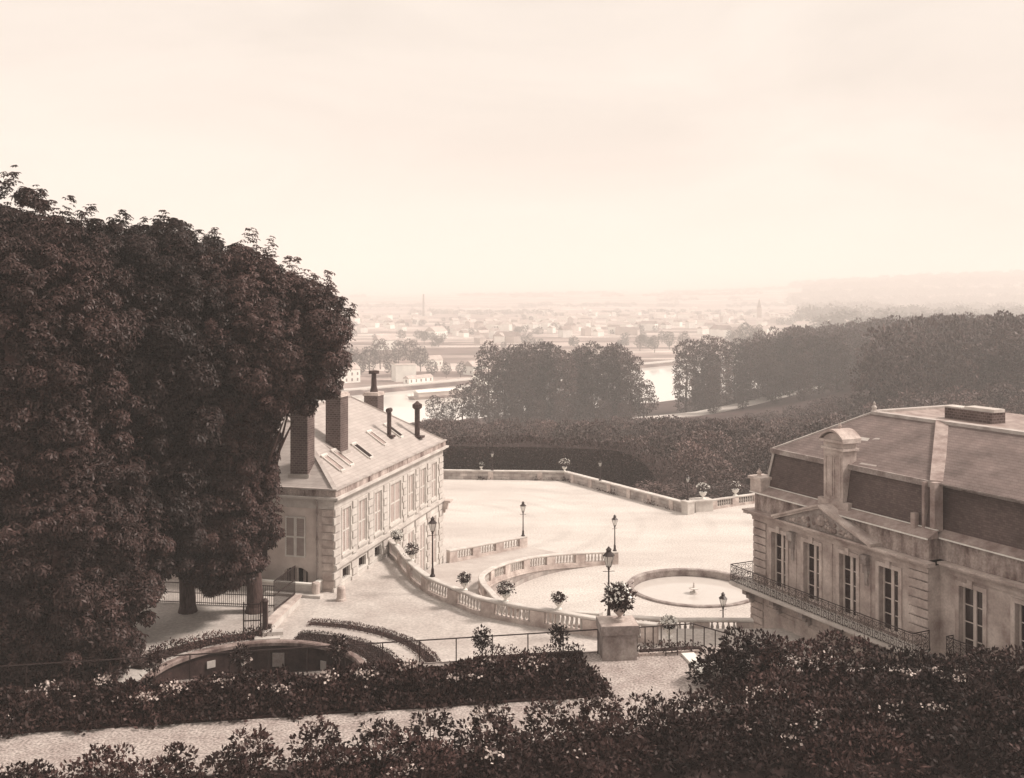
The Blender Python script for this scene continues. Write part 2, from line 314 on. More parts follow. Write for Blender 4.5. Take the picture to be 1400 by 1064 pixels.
def ell_points(ells, dens, shell=(.80, 1.03), inside=.72, cut=None):
    """points near the surface of a union of ellipsoids, with outward directions"""
    PP = []; NN = []
    for (c, r) in ells:
        c = np.array(c); r = np.array(r); area = 4*PI*((r[0]*r[1])**1.6/3+(r[0]*r[2])**1.6/3+(r[1]*r[2])**1.6/3)**(1/1.6)
        n = int(area*dens)
        d = rand_dirs(n); q = rng.uniform(shell[0], shell[1], n)[:, None]; p = c+d*r*q; nn = d/r; nn /= np.linalg.norm(nn, axis=1, keepdims=True)
        keep = np.ones(n, bool)
        for (c2, r2) in ells:
            if c2 is not None and not (np.allclose(c2, c) and np.allclose(r2, r)):
                keep &= (((p-np.array(c2))/np.array(r2))**2).sum(1) > inside**2
        if cut is not None: keep &= cut(p)
        PP.append(p[keep]); NN.append(nn[keep])
    return np.concatenate(PP), np.concatenate(NN)
def lumpy(c, r, n, size, seed=0):
    """a main ellipsoid with smaller lumps on it"""
    g = np.random.default_rng(seed); c = np.array(c, float); r = np.array(r, float); res = [(c, r*.84)]
    for i in range(n):
        z = 1-2*(i+.5)/n; ph = i*2.39996+g.uniform(-.3, .3); q = math.sqrt(max(0, 1-z*z)); d = np.array([q*math.cos(ph), q*math.sin(ph), z])
        s = size*g.uniform(.7, 1.3); res.append((c+d*r*g.uniform(.72, .92), np.array([s, s, s*.8])))
    return res
def tube_path(mb, pts, r, n=8):
    for i in range(len(pts)-1): mb.tube(pts[i], pts[i+1], r[i], r[i+1], n=n, cap=(i == 0 or i == len(pts)-2))
def trunk_mb(h, r, crown_c, crown_r, n_l=6, seed=0, flare=1.5):
    g = random.Random(seed); mb = MB()
    pts = [Vector((0, 0, -.3)), Vector((0, 0, .35)), Vector((g.uniform(-.03, .03)*h, g.uniform(-.03, .03)*h, h*.5)), Vector((g.uniform(-.03, .03)*h, g.uniform(-.03, .03)*h, h))]
    tube_path(mb, pts, [r*flare, r*1.08, r*.88, r*.72], 12)
    for i in range(n_l):
        a = 2*PI*i/n_l+g.uniform(-.4, .4); el = g.uniform(.2, .9)
        tip = Vector(crown_c)+Vector((math.cos(a)*crown_r[0]*.7*math.cos(el), math.sin(a)*crown_r[1]*.7*math.cos(el), crown_r[2]*.7*(math.sin(el)*1.2-.4)))
        m_ = pts[-1].lerp(tip, .5)+Vector((g.uniform(-.1, .1), g.uniform(-.1, .1), .06))*h*.5
        tube_path(mb, [pts[-1]-Vector((0, 0, h*.08)), m_, tip], [r*.5, r*.3, r*.08], 6)
    return mb
# ------------------------------------------------------------------ ground
def sstep(a, b, x):
    t = min(1, max(0, (x-a)/(b-a))); return t*t*(3-2*t)
def near_bank(X):   # depth of the near river bank at X
    return float(np.interp(X, [-500, -150, -33, 52, 75, 250, 800, 2500], [180, 315, 378, 437, 457, 640, 1250, 3200]))
def far_bank(X):
    return float(np.interp(X, [-500, -75, 84, 300, 800, 2500], [150, 482, 654, 890, 1480, 3600]))+(0 if X > -200 else 120)
def ground_z(X, Y):
    nb = near_bank(X)
    z = float(np.interp(Y, [0, 121, 124, 200, 300, 400], [-2.5, -2.5, -5, -12, -20, -24]))
    hill = sstep(50, 190, X)*sstep(130, 260, Y)*(1-sstep(380, 620, Y))*20
    left = sstep(40, 140, -X)*sstep(100, 180, Y)*6
    z += hill+left
    f = sstep(-70, -8, Y-nb); z = z*(1-f)+(-26.2)*f
    fb = far_bank(X)
    if Y > nb+1: z = -31
    if Y > fb: z = -31+ (5)*sstep(0, 14, Y-fb)
    if Y > 2300: z += sstep(2300, 3700, Y)*(34+70*sstep(500, 1900, X)+7*math.sin(X/420.))
    if Y > 2200: z += 150*sstep(3500, 12000, Y)*(.55+.25*math.sin(X/1500.+1)+.22*sstep(0, 4500, X))
    return z
def make_terrain():
    ys = list(np.arange(20, 120, 10))+[121, 124]+list(np.arange(130, 720, 6))+list(np.arange(730, 1500, 25))+list(np.arange(1550, 4000, 150))+list(np.arange(4200, 14500, 500))
    mb = MB(); nx = 141; rows = []
    for Y in ys:
        hw = max(150, Y*.75); rows.append([(hw*(2*i/(nx-1)-1), Y) for i in range(nx)])
    V = [(x, y, ground_z(x, y)) for row in rows for (x, y) in row]; F = []; mi = []
    for j in range(len(ys)-1):
        for i in range(nx-1):
            F.append((j*nx+i, j*nx+i+1, (j+1)*nx+i+1, (j+1)*nx+i))
            x, y = rows[j][i]; fb = far_bank(x); mi.append(0 if y < fb-2 else (1 if y < fb+26 else 2))
    mb.v = V; mb.f = F; mb.m = mi
    o = mb.build('terrain', [M['valley'], M['bank'], M['fields']], None, smooth=True); o['kind'] = 'structure'
make_terrain()
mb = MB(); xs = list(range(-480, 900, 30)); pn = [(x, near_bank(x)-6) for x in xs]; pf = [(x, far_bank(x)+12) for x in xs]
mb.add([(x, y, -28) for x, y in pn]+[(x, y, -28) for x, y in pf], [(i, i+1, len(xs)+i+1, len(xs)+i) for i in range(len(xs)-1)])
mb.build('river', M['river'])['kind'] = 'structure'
mb = MB(); mb.sweep([(x, far_bank(x)+19, -25.9) for x in range(-420, 420, 15)], [(-4, -.4), (-4, .25), (4, .25), (4, -.4)])
mb.build('quay_road', M['gravel'])['kind'] = 'structure'
mb = MB(); pp = [at(850, 564, -19), at(900, 562, -19.5), at(960, 560, -20), at(1020, 557, -20.5), at(1090, 553, -20.5), at(1125, 552, -20)]
mb.sweep([(x, y, ground_z(x, y)+.25) for x, y in pp], [(-4, -2), (-4, .25), (4, .25), (4, -2)])
mb.build('riverside_path', M['gravel'])['kind'] = 'structure'
# court
W0 = (-34, 121.5); W1 = (6.1, 118.9); W2 = (17.2, 101.2); W3 = (19.3, 102.9); W4 = (27, 107.5)
from mathutils.geometry import tessellate_polygon
BX, BY = at(948.6, 803.5, .0); BR = 4.75
outer = [(-60, 50), (60, 50), (60, 107), (27, 107.6), W3, (18.2, 101.6), W2, W1, W0, (-60, 121.5)]
hole = [(BX+math.cos(2*PI*i/64)*(BR-.2), BY+math.sin(2*PI*i/64)*(BR-.2)) for i in range(64)]
mb = MB(); flat = outer+hole; tris = tessellate_polygon([[Vector((x, y, 0)) for x, y in outer], [Vector((x, y, 0)) for x, y in hole]])
def ccw(t): 
    (a, b), (c, d), (e, f) = [flat[k] for k in t]; return t if (c-a)*(f-b)-(e-a)*(d-b) > 0 else t[::-1]
mb.add([(x, y, 0) for x, y in flat], [tuple(ccw(tuple(t))) for t in tris]); n0 = len(outer)
mb.add([(x, y, 0) for x, y in outer]+[(x, y, -6) for x, y in outer], [(k, n0+k, n0+(k+1) % n0, (k+1) % n0) for k in range(n0)])
mb.build('court', M['gravel'])['kind'] = 'structure'
# ------------------------------------------------------------------ upper terrace
F_DIR = Vector((.2455, .9694)); LB_N = Vector((-10.7, 61.6)); LB_A = math.atan2(.9694, .2455)
E_DIR = Vector((.437, -.8995)); RB_P = Vector((13.57, 57.4)); RB_A = math.atan2(-.8995, .437)
TZ = 3.9
A_pts = [(-8.55, 70.6), (-7.61, 68.3), (-6.5, 64.7), (-4.93, 61.1), (-2.83, 58.3), (-1.62, 56.9), (.44, 55.6), (1.96, 54.8), (4.53, 53.4), (7.5, 52.4)]
C_pts = [(8.53, 82.6, 0), (6.5, 82.1, .1), (3.8, 80.6, .35), (1.69, 78.7, .62), (0, 76.1, .95), (-1.4, 73, 1.3), (-2.05, 70, 1.6), (-1.94, 68, 1.7), (-1.5, 65.9, 1.85), (-.58, 62.4, 2.1), (1.2, 60, 2.45), (5, 57.3, 3.0), (8.7, 55.4, 3.4)]
def resample(pts, step):
    pts = [Vector(p) for p in pts]
    # Catmull-Rom through the points, then even steps
    dense = []
    for i in range(len(pts)-1):
        p0 = pts[max(i-1, 0)]; p1 = pts[i]; p2 = pts[i+1]; p3 = pts[min(i+2, len(pts)-1)]
        for k in range(12):
            t = k/12; dense.append(.5*((2*p1)+(p2-p0)*t+(2*p0-5*p1+4*p2-p3)*t*t+(3*p1-p0-3*p2+p3)*t**3))
    dense.append(pts[-1]); L_ = [0]
    for a, b in zip(dense, dense[1:]): L_.append(L_[-1]+(b-a).length)
    n = max(2, int(round(L_[-1]/step))+1); res = []; j = 0
    for i in range(n):
        s = L_[-1]*i/(n-1)
        while j < len(L_)-2 and L_[j+1] < s: j += 1
        t = (s-L_[j])/max(1e-9, L_[j+1]-L_[j]); res.append(dense[j].lerp(dense[j+1], min(1, t)))
    return res, L_[-1]
Ar = [tuple(p) for p in resample([(x, y, 0) for x, y in A_pts], .8)[0]]
SC = (-11.9, 47.4); SR = 5.0
def sheet_with_hole(name, outer, hole, z0, z1, m_):
    flat = list(outer)+list(hole); mb = MB()
    for t in tessellate_polygon([[Vector((x, y, 0)) for x, y in outer], [Vector((x, y, 0)) for x, y in hole]]):
        t = tuple(t); (a, b), (c, d), (e, f) = [flat[k] for k in t]
        mb.add([(flat[k][0], flat[k][1], z1) for k in (t if (c-a)*(f-b)-(e-a)*(d-b) > 0 else t[::-1])], [(0, 1, 2)])
    n = len(outer); mb.add([(x, y, z1) for x, y in outer]+[(x, y, z0) for x, y in outer], [(k, n+k, n+(k+1) % n, (k+1) % n) for k in range(n)])
    o = mb.build(name, m_); o['kind'] = 'structure'; return o
sheet_with_hole('terrace_ground', [(p[0], p[1]) for p in Ar]+[(8.3, 54.9), (13.4, 54.9), (45, 54.9), (45, 40), (-45, 40), (-45, 76), (-10, 76)],
    [(SC[0]+SR*math.cos(R(180*k/40)), SC[1]+SR*math.sin(R(180*k/40))) for k in range(41)], -5.5, TZ, M['terr'])
# ramp
st = [((8.53, 82.6), (1.2, 88), .03, .03), ((3.8, 80.6), (-2.3, 84.7), .35, .1), ((0, 76.3), (-5.5, 81.4), .95, .35), ((-1.5, 73), (-6.6, 77), 1.3, .95), ((-2.05, 70), (-7.9, 71.8), 1.6, 1.6), ((-1.94, 68), (-7.4, 68.2), 1.7, 1.9),
      ((-1.5, 65.9), (-6.4, 64.8), 1.85, 2.2), ((-.58, 62.4), (-4.9, 61.2), 2.1, 2.5), ((1.2, 60), (-2.8, 58.5), 2.45, 2.8), ((5, 57.3), (1.9, 55.0), 3.0, 3.2), ((8.7, 55.3), (7.4, 52.6), 3.86, 3.86)]
i_ = resample([(a[0], a[1], z) for a, b, z, z2 in st], .5)[0]; n_ = len(i_)
o_ = resample([(b[0], b[1], z2) for a, b, z, z2 in st], .5)[0]; L_o = len(o_)
mb = MB(); V = []
K = 60
for k in range(K):
    a = i_[int(round(k*(n_-1)/(K-1)))]; b = o_[int(round(k*(L_o-1)/(K-1)))]
    V += [tuple(a), tuple(a.lerp(b, .5)), tuple(b)]
mb.add(V, [(k*3+j, k*3+j+1, k*3+j+4, k*3+j+3) for k in range(K-1) for j in range(2)])
mb.build('ramp', M['ramp'], None, smooth=True)['kind'] = 'structure'
# ------------------------------------------------------------------ balustrades
BAL = MB(); BAL.lathe([(.075, 0), (.075, .06), (.05, .09), (.085, .20), (.09, .27), (.05, .42), (.045, .47), (.07, .52), (.07, .56)], n=10)
_bal = BAL.build('baluster', M['stone_l'], None, smooth=True); bal_me = _bal.data; bpy.data.objects.remove(_bal)
def balustrade(name, pts, label, cat, height=1.0, drop=0., panel=2.3, ped=.85, mats=('stone', 'stone_l'), first_ped=True, cw=.42, wall_mat=None, base_h=None):
    """pts (x,y,z) base line; parts: plinth, coping, pedestal.., baluster.., retaining_wall"""
    pts, Ln = resample(pts, .22); root = empty(name, tuple(pts[0]), 0, label, cat); o0 = pts[0]
    P = [p-o0 for p in pts]; T = [tuple(p) for p in P]
    ph = height*.22; bt = height-.16
    MB().sweep(T, [(-.19, -.02), (-.19, ph), (.19, ph), (.19, -.02)]).build('plinth', M[mats[0]], root)
    MB().sweep(T, [(-cw/2+.05, bt), (-cw/2, bt+.05), (-cw/2, height-.03), (-cw/2+.04, height), (cw/2-.04, height), (cw/2, height-.03), (cw/2, bt+.05), (cw/2-.05, bt)]).build('coping', M[mats[1]], root)
    if drop > 0:
        MB().sweep(T, [(-.22, -drop), (-.22, -.025), (.22, -.025), (.22, -drop)]).build('retaining_wall', M[wall_mat or 'rubble'], root)
        MB().sweep(T, [(-.27, -.14), (-.27, -.03), (.27, -.03), (.27, -.14)]).build('string_course', M['stone'], root)
    nb = max(1, int(round((Ln-ped)/(panel+ped)))); cyc = (Ln-ped)/nb
    def pos(s):
        f = min(len(P)-1.001, max(0, s/Ln*(len(P)-1))); i = int(f); q = P[i].lerp(P[i+1], f-i); d = P[i+1]-P[i]; return q, math.atan2(d.y, d.x)
    for k in range(nb+1):
        s0 = k*cyc; a0, _ = pos(s0); a1, _ = pos(s0+ped); mid, ang = pos(s0+ped/2)
        sub = [pos(s0+ped*j/4)[0] for j in range(5)]
        MB().sweep([tuple(q) for q in sub], [(-.2, ph+.002), (-.2, bt-.002), (.2, bt-.002), (.2, ph+.002)]).build('pedestal', M[mats[0]], root)
        if k < nb:
            gap = cyc-ped; nbal = max(2, int(gap/.27))
            for j in range(nbal):
                q, ang = pos(s0+ped+gap*(j+.5)/nbal)
                link_mesh('baluster', bal_me, root, (q.x, q.y, q.z+ph), 0, (1, 1, (bt-ph)/.56))
    return root
A_bal = [(x, y+.22, TZ) for x, y in A_pts]
balustrade('curved_balustrade', A_bal, 'long curved stone balustrade edging the upper terrace from the shuttered building to the pedestal', 'balustrade', 1.02, drop=3.2, panel=2.4)
balustrade('ramp_balustrade', C_pts[:12], 'horseshoe stone balustrade on a retaining wall bending round the inner side of the ramp', 'balustrade', 1.0, drop=3.2, panel=2.0)
balustrade('ramp_end_balustrade', [(5.5, 57.0, 3.1), (8.7, 55.5, 3.36), (10.5, 55.35, 3.4), (13.0, 55.3, 3.4)], 'straight stone balustrade running into the corner of the balconied mansion', 'balustrade', .9, drop=3.5, panel=1.9)
balustrade('short_balustrade', [(-5.1, 81.7, .35), (-3.4, 83.6, .2), (-1.0, 86.1, .05), (1.2, 88.0, 0)], 'short stone balustrade from the shuttered building corner out to a lamp in the court', 'balustrade', .98, drop=.6, panel=2.3)
balustrade('far_balustrade', [(19.9, 103.0, 0), (22.5, 104.7, 0), (27, 107.3, 0), (31, 109.5, 0)], 'far stone balustrade with an urn behind the mansion corner at the wood edge', 'balustrade', 1.0, drop=2, panel=2.0)
# ------------------------------------------------------------------ court boundary wall, stair block
def boundary_wall(p, q, label, blocks=5):
    root = empty('boundary_wall', (p[0], p[1], 0), math.atan2(q[1]-p[1], q[0]-p[0]), label, 'stone wall'); Ln = math.hypot(q[0]-p[0], q[1]-p[1])
    MB().box(0, Ln, -.05, .4, -5, .92).build('wall', M['rubble'], root)
    MB().box(-.06, Ln+.06, -.14, .5, .925, 1.06).build('coping', M['stone_l'], root)
    for i in range(blocks):
        x = Ln*(i+.5)/blocks; MB().box(x-.3, x+.3, -.16, -.052, -.01, .92).build('buttress', M['stone'], root)
    # weeds along the foot of the wall
    n = int(Ln*26); xs_ = rng.uniform(0, Ln, n); xs_ = xs_[np.sin(xs_*2.1)+np.sin(xs_*.83+1) + rng.uniform(-1, 1, len(xs_)) > .55]
    P = np.stack([xs_, -.12-rng.random(len(xs_))*.25, rng.random(len(xs_))**2*.45], 1)
    quads_mesh('weeds', leaf_quads(P, .22), M['leaf_bush'], root)
    return root
boundary_wall(W0, W1, 'low far stone wall closing the court in front of the dark clipped hedge', 7)
boundary_wall(W1, (17.0, 101.6), 'low stone wall slanting along the wood from the far corner to the steps', 6)
root = empty('end_pier', (17.25, 101.2, 0), R(-57), 'square stone pier ending the slanting wall at the steps', 'pier')
MB().box(-.35, .55, -.35, .55, -.02, 1.15).build('shaft', M['stone_l'], root); MB().box(-.42, .62, -.42, .62, 1.155, 1.3).build('cap', M['stone_l'], root)
root = empty('stair_block', (19.0, 102.5, 0), R(15), 'broad pale stone block beside the steps carrying a white urn', 'stone block')
MB().box(-.9, 1.0, -.5, .9, -.02, 1.0).build('block', M['stone_l'], root); MB().box(-.98, 1.08, -.58, .98, 1.005, 1.15).build('cap', M['stone_l'], root)
# ------------------------------------------------------------------ lamps
def lamp(x, y, z, label, h=2.8, big=1.0, group='gas lamps of the terraces'):
    root = empty('street_lamp', (x, y, z), random.uniform(0, 1), label, 'street lamp', group); ph = h-1.0*big
    p = MB(); p.lathe([(.16, 0), (.16, .08), (.10, .16), (.085, .45), (.055, .52), (.045, ph*.6), (.04, ph-.12), (.075, ph-.06), (.05, ph)], n=10)
    p.tube((-.28*big, 0, ph-.18), (.28*big, 0, ph-.18), .018, n=6)
    p.build('post', M['iron'], root, smooth=False)
    g = MB(); n = 6; s = big
    lo = [(math.cos(2*PI*i/n)*.11*s, math.sin(2*PI*i/n)*.11*s, ph+.06*s) for i in range(n)]; hi = [(math.cos(2*PI*i/n)*.27*s, math.sin(2*PI*i/n)*.27*s, ph+.58*s) for i in range(n)]
    g.add(lo+hi, [(i, (i+1) % n, n+(i+1) % n, n+i) for i in range(n)]); g.build('lantern_glass', M['lglass'], root)
    f = MB()
    for i in range(n):
        f.tube(lo[i], hi[i], .012*s, n=5); f.tube(hi[i], hi[(i+1) % n], .016*s, n=5); f.tube(lo[i], lo[(i+1) % n], .02*s, n=5)
    f.lathe([(.05*s, ph), (.13*s, ph+.05*s)], n=6); f.build('lantern_frame', M['iron'], root)
    c = MB(); c.lathe([(.30*s, ph+.585*s), (.20*s, ph+.68*s), (.12*s, ph+.76*s), (.12*s, ph+.84*s), (.15*s, ph+.86*s), (.07*s, ph+.93*s), (.02*s, ph+1.0*s)], n=6); c.build('lantern_cap', M['iron'], root)
    return root
lamp(-4.75, 61.25, TZ+1.02, 'tall iron lamp on the curved balustrade beside the shuttered building', 3.6, .95)
lamp(5.05, 53.45, TZ+1.02, 'big lantern lamp on the balustrade just behind the flower-topped pedestal', 3.75, 1.12)
lamp(8.3, 82.7, 1.0, 'iron lamp on the end pedestal of the horseshoe balustrade out in the court', 2.95, .95)
lamp(.95, 87.8, .98, 'iron lamp on the end of the short balustrade in the pale court', 3.0, .95)
lamp(13.15, 63.8, 0, 'iron lamp standing between the round basin and the mansion balcony', 3.25, .95)
for (x, y, s, lb) in ((-2.3, 119.6, 2.3, 'lamp poking above the far wall before the clipped hedge'), (9.75, 113.2, 2.3, 'lamp halfway along the slanting wall against dark trees'), (17.4, 101.4, 2.5, 'lamp above the square end pier at the steps')):
    lamp(x, y, 1.06 if s < 2.4 else 1.3, lb, s, .8)
# ------------------------------------------------------------------ urns with plants
def urn(x, y, z, label, s=1.0, plant=.45, white=.2, mat_='white', leaf=.13, nleaf=420, squash=.8, cat='urn'):
    root = empty('flower_urn', (x, y, z), 0, label, cat, 'planted urns')
    u = MB(); u.lathe([(.20*s, 0), (.20*s, .06*s), (.09*s, .10*s), (.07*s, .17*s), (.14*s, .24*s), (.24*s, .34*s), (.27*s, .46*s), (.31*s, .50*s), (.31*s, .54*s), (.2*s, .52*s)], n=16); u.build('vase', M[mat_], root, smooth=False)
    d = rand_dirs(nleaf); P = d*np.array([plant, plant, plant*squash])*(rng.uniform(.3, 1.0, nleaf)*np.where(rng.random(nleaf) < .12, 1.3, 1))[:, None]+np.array([0, 0, .55*s+plant*squash*.75]); 
    quads_mesh('leaves', leaf_quads(P, leaf, outward=d), M['leaf_pot'], root)
    nw = int(nleaf*white)
    if nw:
        d = rand_dirs(nw); d[:, 2] = np.abs(d[:, 2]); P = d*np.array([plant, plant, plant*squash])*1.03+np.array([0, 0, .55*s+plant*squash*.75])
        quads_mesh('blossoms', leaf_quads(P, leaf*.8, aspect=.95), M['petal'], root)
    return root
urn(-7.75, 68.9, TZ+1.02, 'white urn with pale plumes where the curved balustrade leaves the building', .75, .38, .9)
urn(-6.35, 64.9, TZ+1.02, 'white urn with dark plants on the balustrade next to the tall lamp', .8, .45, .05)
urn(-2.7, 58.5, TZ+1.02, 'white urn with small dark plant midway on the curved balustrade', .85, .36, .05)
urn(-.35, 56.3, TZ+1.02, 'white urn with spiky dark plant before the horseshoe wall', .85, .45, .12)
urn(2.5, 54.9, TZ+1.02, 'white urn with low dark plants on the balustrade nearest the pedestal', .9, .38, .05, squash=.6)
urn(8.05, 52.45, TZ+.35, 'white flower-filled urn at the lower end of the curved balustrade', .95, .38, .9)
urn(19.15, 102.7, 1.15, 'white urn with two drooping plants on the broad stair block', 1.3, .65, .3)
urn(22.9, 105, 1.0, 'white urn on the far balustrade before the dark wood', 1.3, .5, .1)
urn(6.1, 118.9, 1.06, 'urn with straggly plant at the far corner of the court wall', 1.0, .65, .25)
urn(-3.6, 119.9, 1.06, 'small pot on the far wall near a wall lamp', .8, .3, .1)
# ------------------------------------------------------------------ round basin
root = empty('fountain_basin', (BX, BY, 0), 0, 'large round sunken stone fountain basin filled with pale still water', 'fountain')
MB().sweep([(math.cos(2*PI*i/72)*BR, math.sin(2*PI*i/72)*BR, 0) for i in range(72)], [(-.17, -.05), (-.17, .10), (-.13, .14), (.14, .14), (.2, .10), (.22, .04), (.2, -.05), (.18, -1), (.0, -1)], closed=True).build('rim', M['stone_d'], root, smooth=False)
MB().lathe([(BR-.25, -.6), (BR-.25, -.42)], n=72).build('water', M['pool'], root)
j = MB(); j.lathe([(.35, -.5), (.3, -.32), (.1, -.3), (.07, -.14), (.34, -.08), (.38, -.02), (.08, 0), (.04, .3), (.09, .35), (.02, .4)], n=14); j.build('jet_nozzle', M['stone_l'], root)
# ------------------------------------------------------------------ wall with holes
def holed(mb, u0, u1, z0, z1, holes, depth, fr, m=0):
    """fr(u, z, out) -> xyz; wall sheet with reveals going inwards"""
    us = sorted({u0, u1}|{h[0] for h in holes}|{h[1] for h in holes}); zs = sorted({z0, z1}|{h[2] for h in holes}|{h[3] for h in holes})
    for a, b in zip(us, us[1:]):
        for c, d in zip(zs, zs[1:]):
            um, zm = (a+b)/2, (c+d)/2
            if any(h[0] < um < h[1] and h[2] < zm < h[3] for h in holes): continue
            mb.add([fr(a, c, 0), fr(b, c, 0), fr(b, d, 0), fr(a, d, 0)], [(0, 1, 2, 3)], m)
    for h in holes:
        a, b, c, d = h[:4]
        for (p, q) in (((a, c), (b, c)), ((b, c), (b, d)), ((b, d), (a, d)), ((a, d), (a, c))):
            mb.add([fr(*p, 0), fr(*q, 0), fr(*q, -depth), fr(*p, -depth)], [(0, 1, 2, 3)], m)
def fbox(mb, fr, u0, u1, z0, z1, o0, o1, m=0):
    p = [fr(u, z, o) for o in (o0, o1) for (u, z) in ((u0, z0), (u1, z0), (u1, z1), (u0, z1))]
    mb.add(p, [(3, 2, 1, 0), (4, 5, 6, 7), (0, 1, 5, 4), (1, 2, 6, 5), (2, 3, 7, 6), (3, 0, 4, 7)], m)
def shutters(fr, u0, u1, z0, z1, root, ajar=False, mid=True, o=-.08):
    """pair of closed louvred shutters in one mesh with its slat panels"""
    s = MB(); w_ = (u1-u0)/2
    for i in range(2):
        a = u0+i*w_+.01; b = a+w_-.02; ft = .075
        fbox(s, fr, a, a+ft, z0, z1, o-.04, o+.03); fbox(s, fr, b-ft, b, z0, z1, o-.04, o+.03)
        zz = [z0, z0+(z1-z0)*.48, z1-.09]
        for q in zz: fbox(s, fr, a+ft, b-ft, q, q+.09, o-.04, o+.028)
        for (lo, hi) in ((zz[0]+.09, zz[1]), (zz[1]+.09, zz[2])):
            n = int((hi-lo)/.11)
            for k in range(n):
                q = lo+(hi-lo)*(k+.5)/n
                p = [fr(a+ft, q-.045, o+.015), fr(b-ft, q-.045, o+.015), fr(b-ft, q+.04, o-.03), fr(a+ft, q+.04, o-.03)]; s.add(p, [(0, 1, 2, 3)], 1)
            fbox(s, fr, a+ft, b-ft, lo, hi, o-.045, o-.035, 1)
    return s.build('shutter', [M['shutter'], M['shutter_d']], root)
def french_window(fr, u0, u1, z0, z1, root, rows=4, depth=-.32, name='window'):
    """dark glass with a pale two-leaf frame"""
    f = MB(); o = depth
    fbox(f, fr, u0, u0+.07, z0, z1, o, o+.08); fbox(f, fr, u1-.07, u1, z0, z1, o, o+.08); fbox(f, fr, u0+.07, u1-.07, z1-.09, z1, o, o+.078); fbox(f, fr, u0+.07, u1-.07, z0, z0+.12, o, o+.078)
    mid = (u0+u1)/2; fbox(f, fr, mid-.085, mid+.085, z0+.12, z1-.09, o, o+.09)
    for k in range(1, rows):
        q = z0+.12+(z1-z0-.2)*k/rows
        fbox(f, fr, u0+.07, mid-.085, q-.022, q+.022, o, o+.06); fbox(f, fr, mid+.085, u1-.07, q-.022, q+.022, o, o+.06)
    w_ = f.build(name, M['frame'], root)
    g = MB(); g.add([fr(u0+.05, z0+.05, o+.02), fr(u1-.05, z0+.05, o+.02), fr(u1-.05, z1-.05, o+.02), fr(u0+.05, z1-.05, o+.02)], [(0, 1, 2, 3)]); g.build('pane', M['glass'], w_)
    return w_
def rusticated(fr, u0, u1, z0, z1, root, course=.46, o=.09, tooth=.0, mat_='stone_l', name='pilaster'):
    s = MB(); n = max(1, int(round((z1-z0)/course))); c = (z1-z0)/n
    for k in range(n):
        t = tooth if k % 2 else 0
        fbox(s, fr, u0-t, u1, z0+k*c+.036, z0+(k+1)*c-.036, -.02, o)
    fbox(s, fr, u0+.02, u1-.02, z0, z1, -.02, o-.07)
    return s.build(name, M[mat_], root)
def cornice(mb, u0, u1, fr, steps, m=0):
    for (z0, z1, o) in steps: fbox(mb, fr, u0, u1, z0, z1, -.02, o, m)
# ------------------------------------------------------------------ shuttered building
LBL, LBW = 20.9, 11.2
lb = empty('shuttered_building', (LB_N.x, LB_N.y, 0), LB_A, 'long pale stone building with closed shutters and brick chimneys behind the chestnuts', 'building')
fs = lambda u, z, o: (u, -o, z)           # long side
ff = lambda u, z, o: (-o, u, z)           # end front
wins_up = [(1.2, 2.45), (3.75, 5.05), (6.45, 7.7), (9.35, 11.4), (12.95, 14.15), (15.55, 16.75), (18.15, 19.4)]
holes = [(a, b, 5.85, 8.6) for a, b in wins_up]+[(a, b, 4.28, 4.95) for a, b in ((1.25, 2.4), (3.8, 5.0), (6.5, 7.6))]+[(a, b, .7, 4.45) for a, b in wins_up[3:]]
m_ = MB(); holed(m_, 0, LBL, -1, 9.4, holes, .3, fs); m_.build('side_wall', M['ashlar'], lb)
m_ = MB(); fholes = [(1.85, 3.2, 5.85, 8.3), (5.0, 6.3, 5.85, 8.3), (8.0, 9.3, 5.85, 8.3), (1.65, 3.3, 4.2, 5.25), (5.2, 6.1, 4.3, 5.2), (7.8, 9.4, 4.2, 5.3)]
holed(m_, 0, LBW, -1, 9.4, fholes, .3, ff)
m_.add([(LBL, 0, -1), (LBL, LBW, -1), (LBL, LBW, 9.4), (LBL, 0, 9.4), (0, LBW, -1), (0, LBW, 9.4)], [(0, 1, 2, 3), (1, 4, 5, 2)]); m_.build('end_wall', M['plaster'], lb)
MB().box(.35, LBL-.3, .35, LBW-.3, -1, 9.3).build('interior', M['dark'], lb)
for (a, b, lo, hi) in holes[:7]: shutters(fs, a, b, lo, hi, lb)
for (a, b, lo, hi) in holes[10:]: shutters(fs, a, b, lo, hi, lb)
for (a, b, lo, hi) in holes[7:10]:
    g = MB()
    for k in range(5): fbox(g, fs, a+(b-a)*(k+.5)/5-.015, a+(b-a)*(k+.5)/5+.015, lo, hi, -.15, -.12)
    g.build('window_grille', M['iron_g'], lb)
for (a, b, lo, hi) in fholes[:3]:
    shutters(ff, a, b, lo, hi, lb, o=.05)
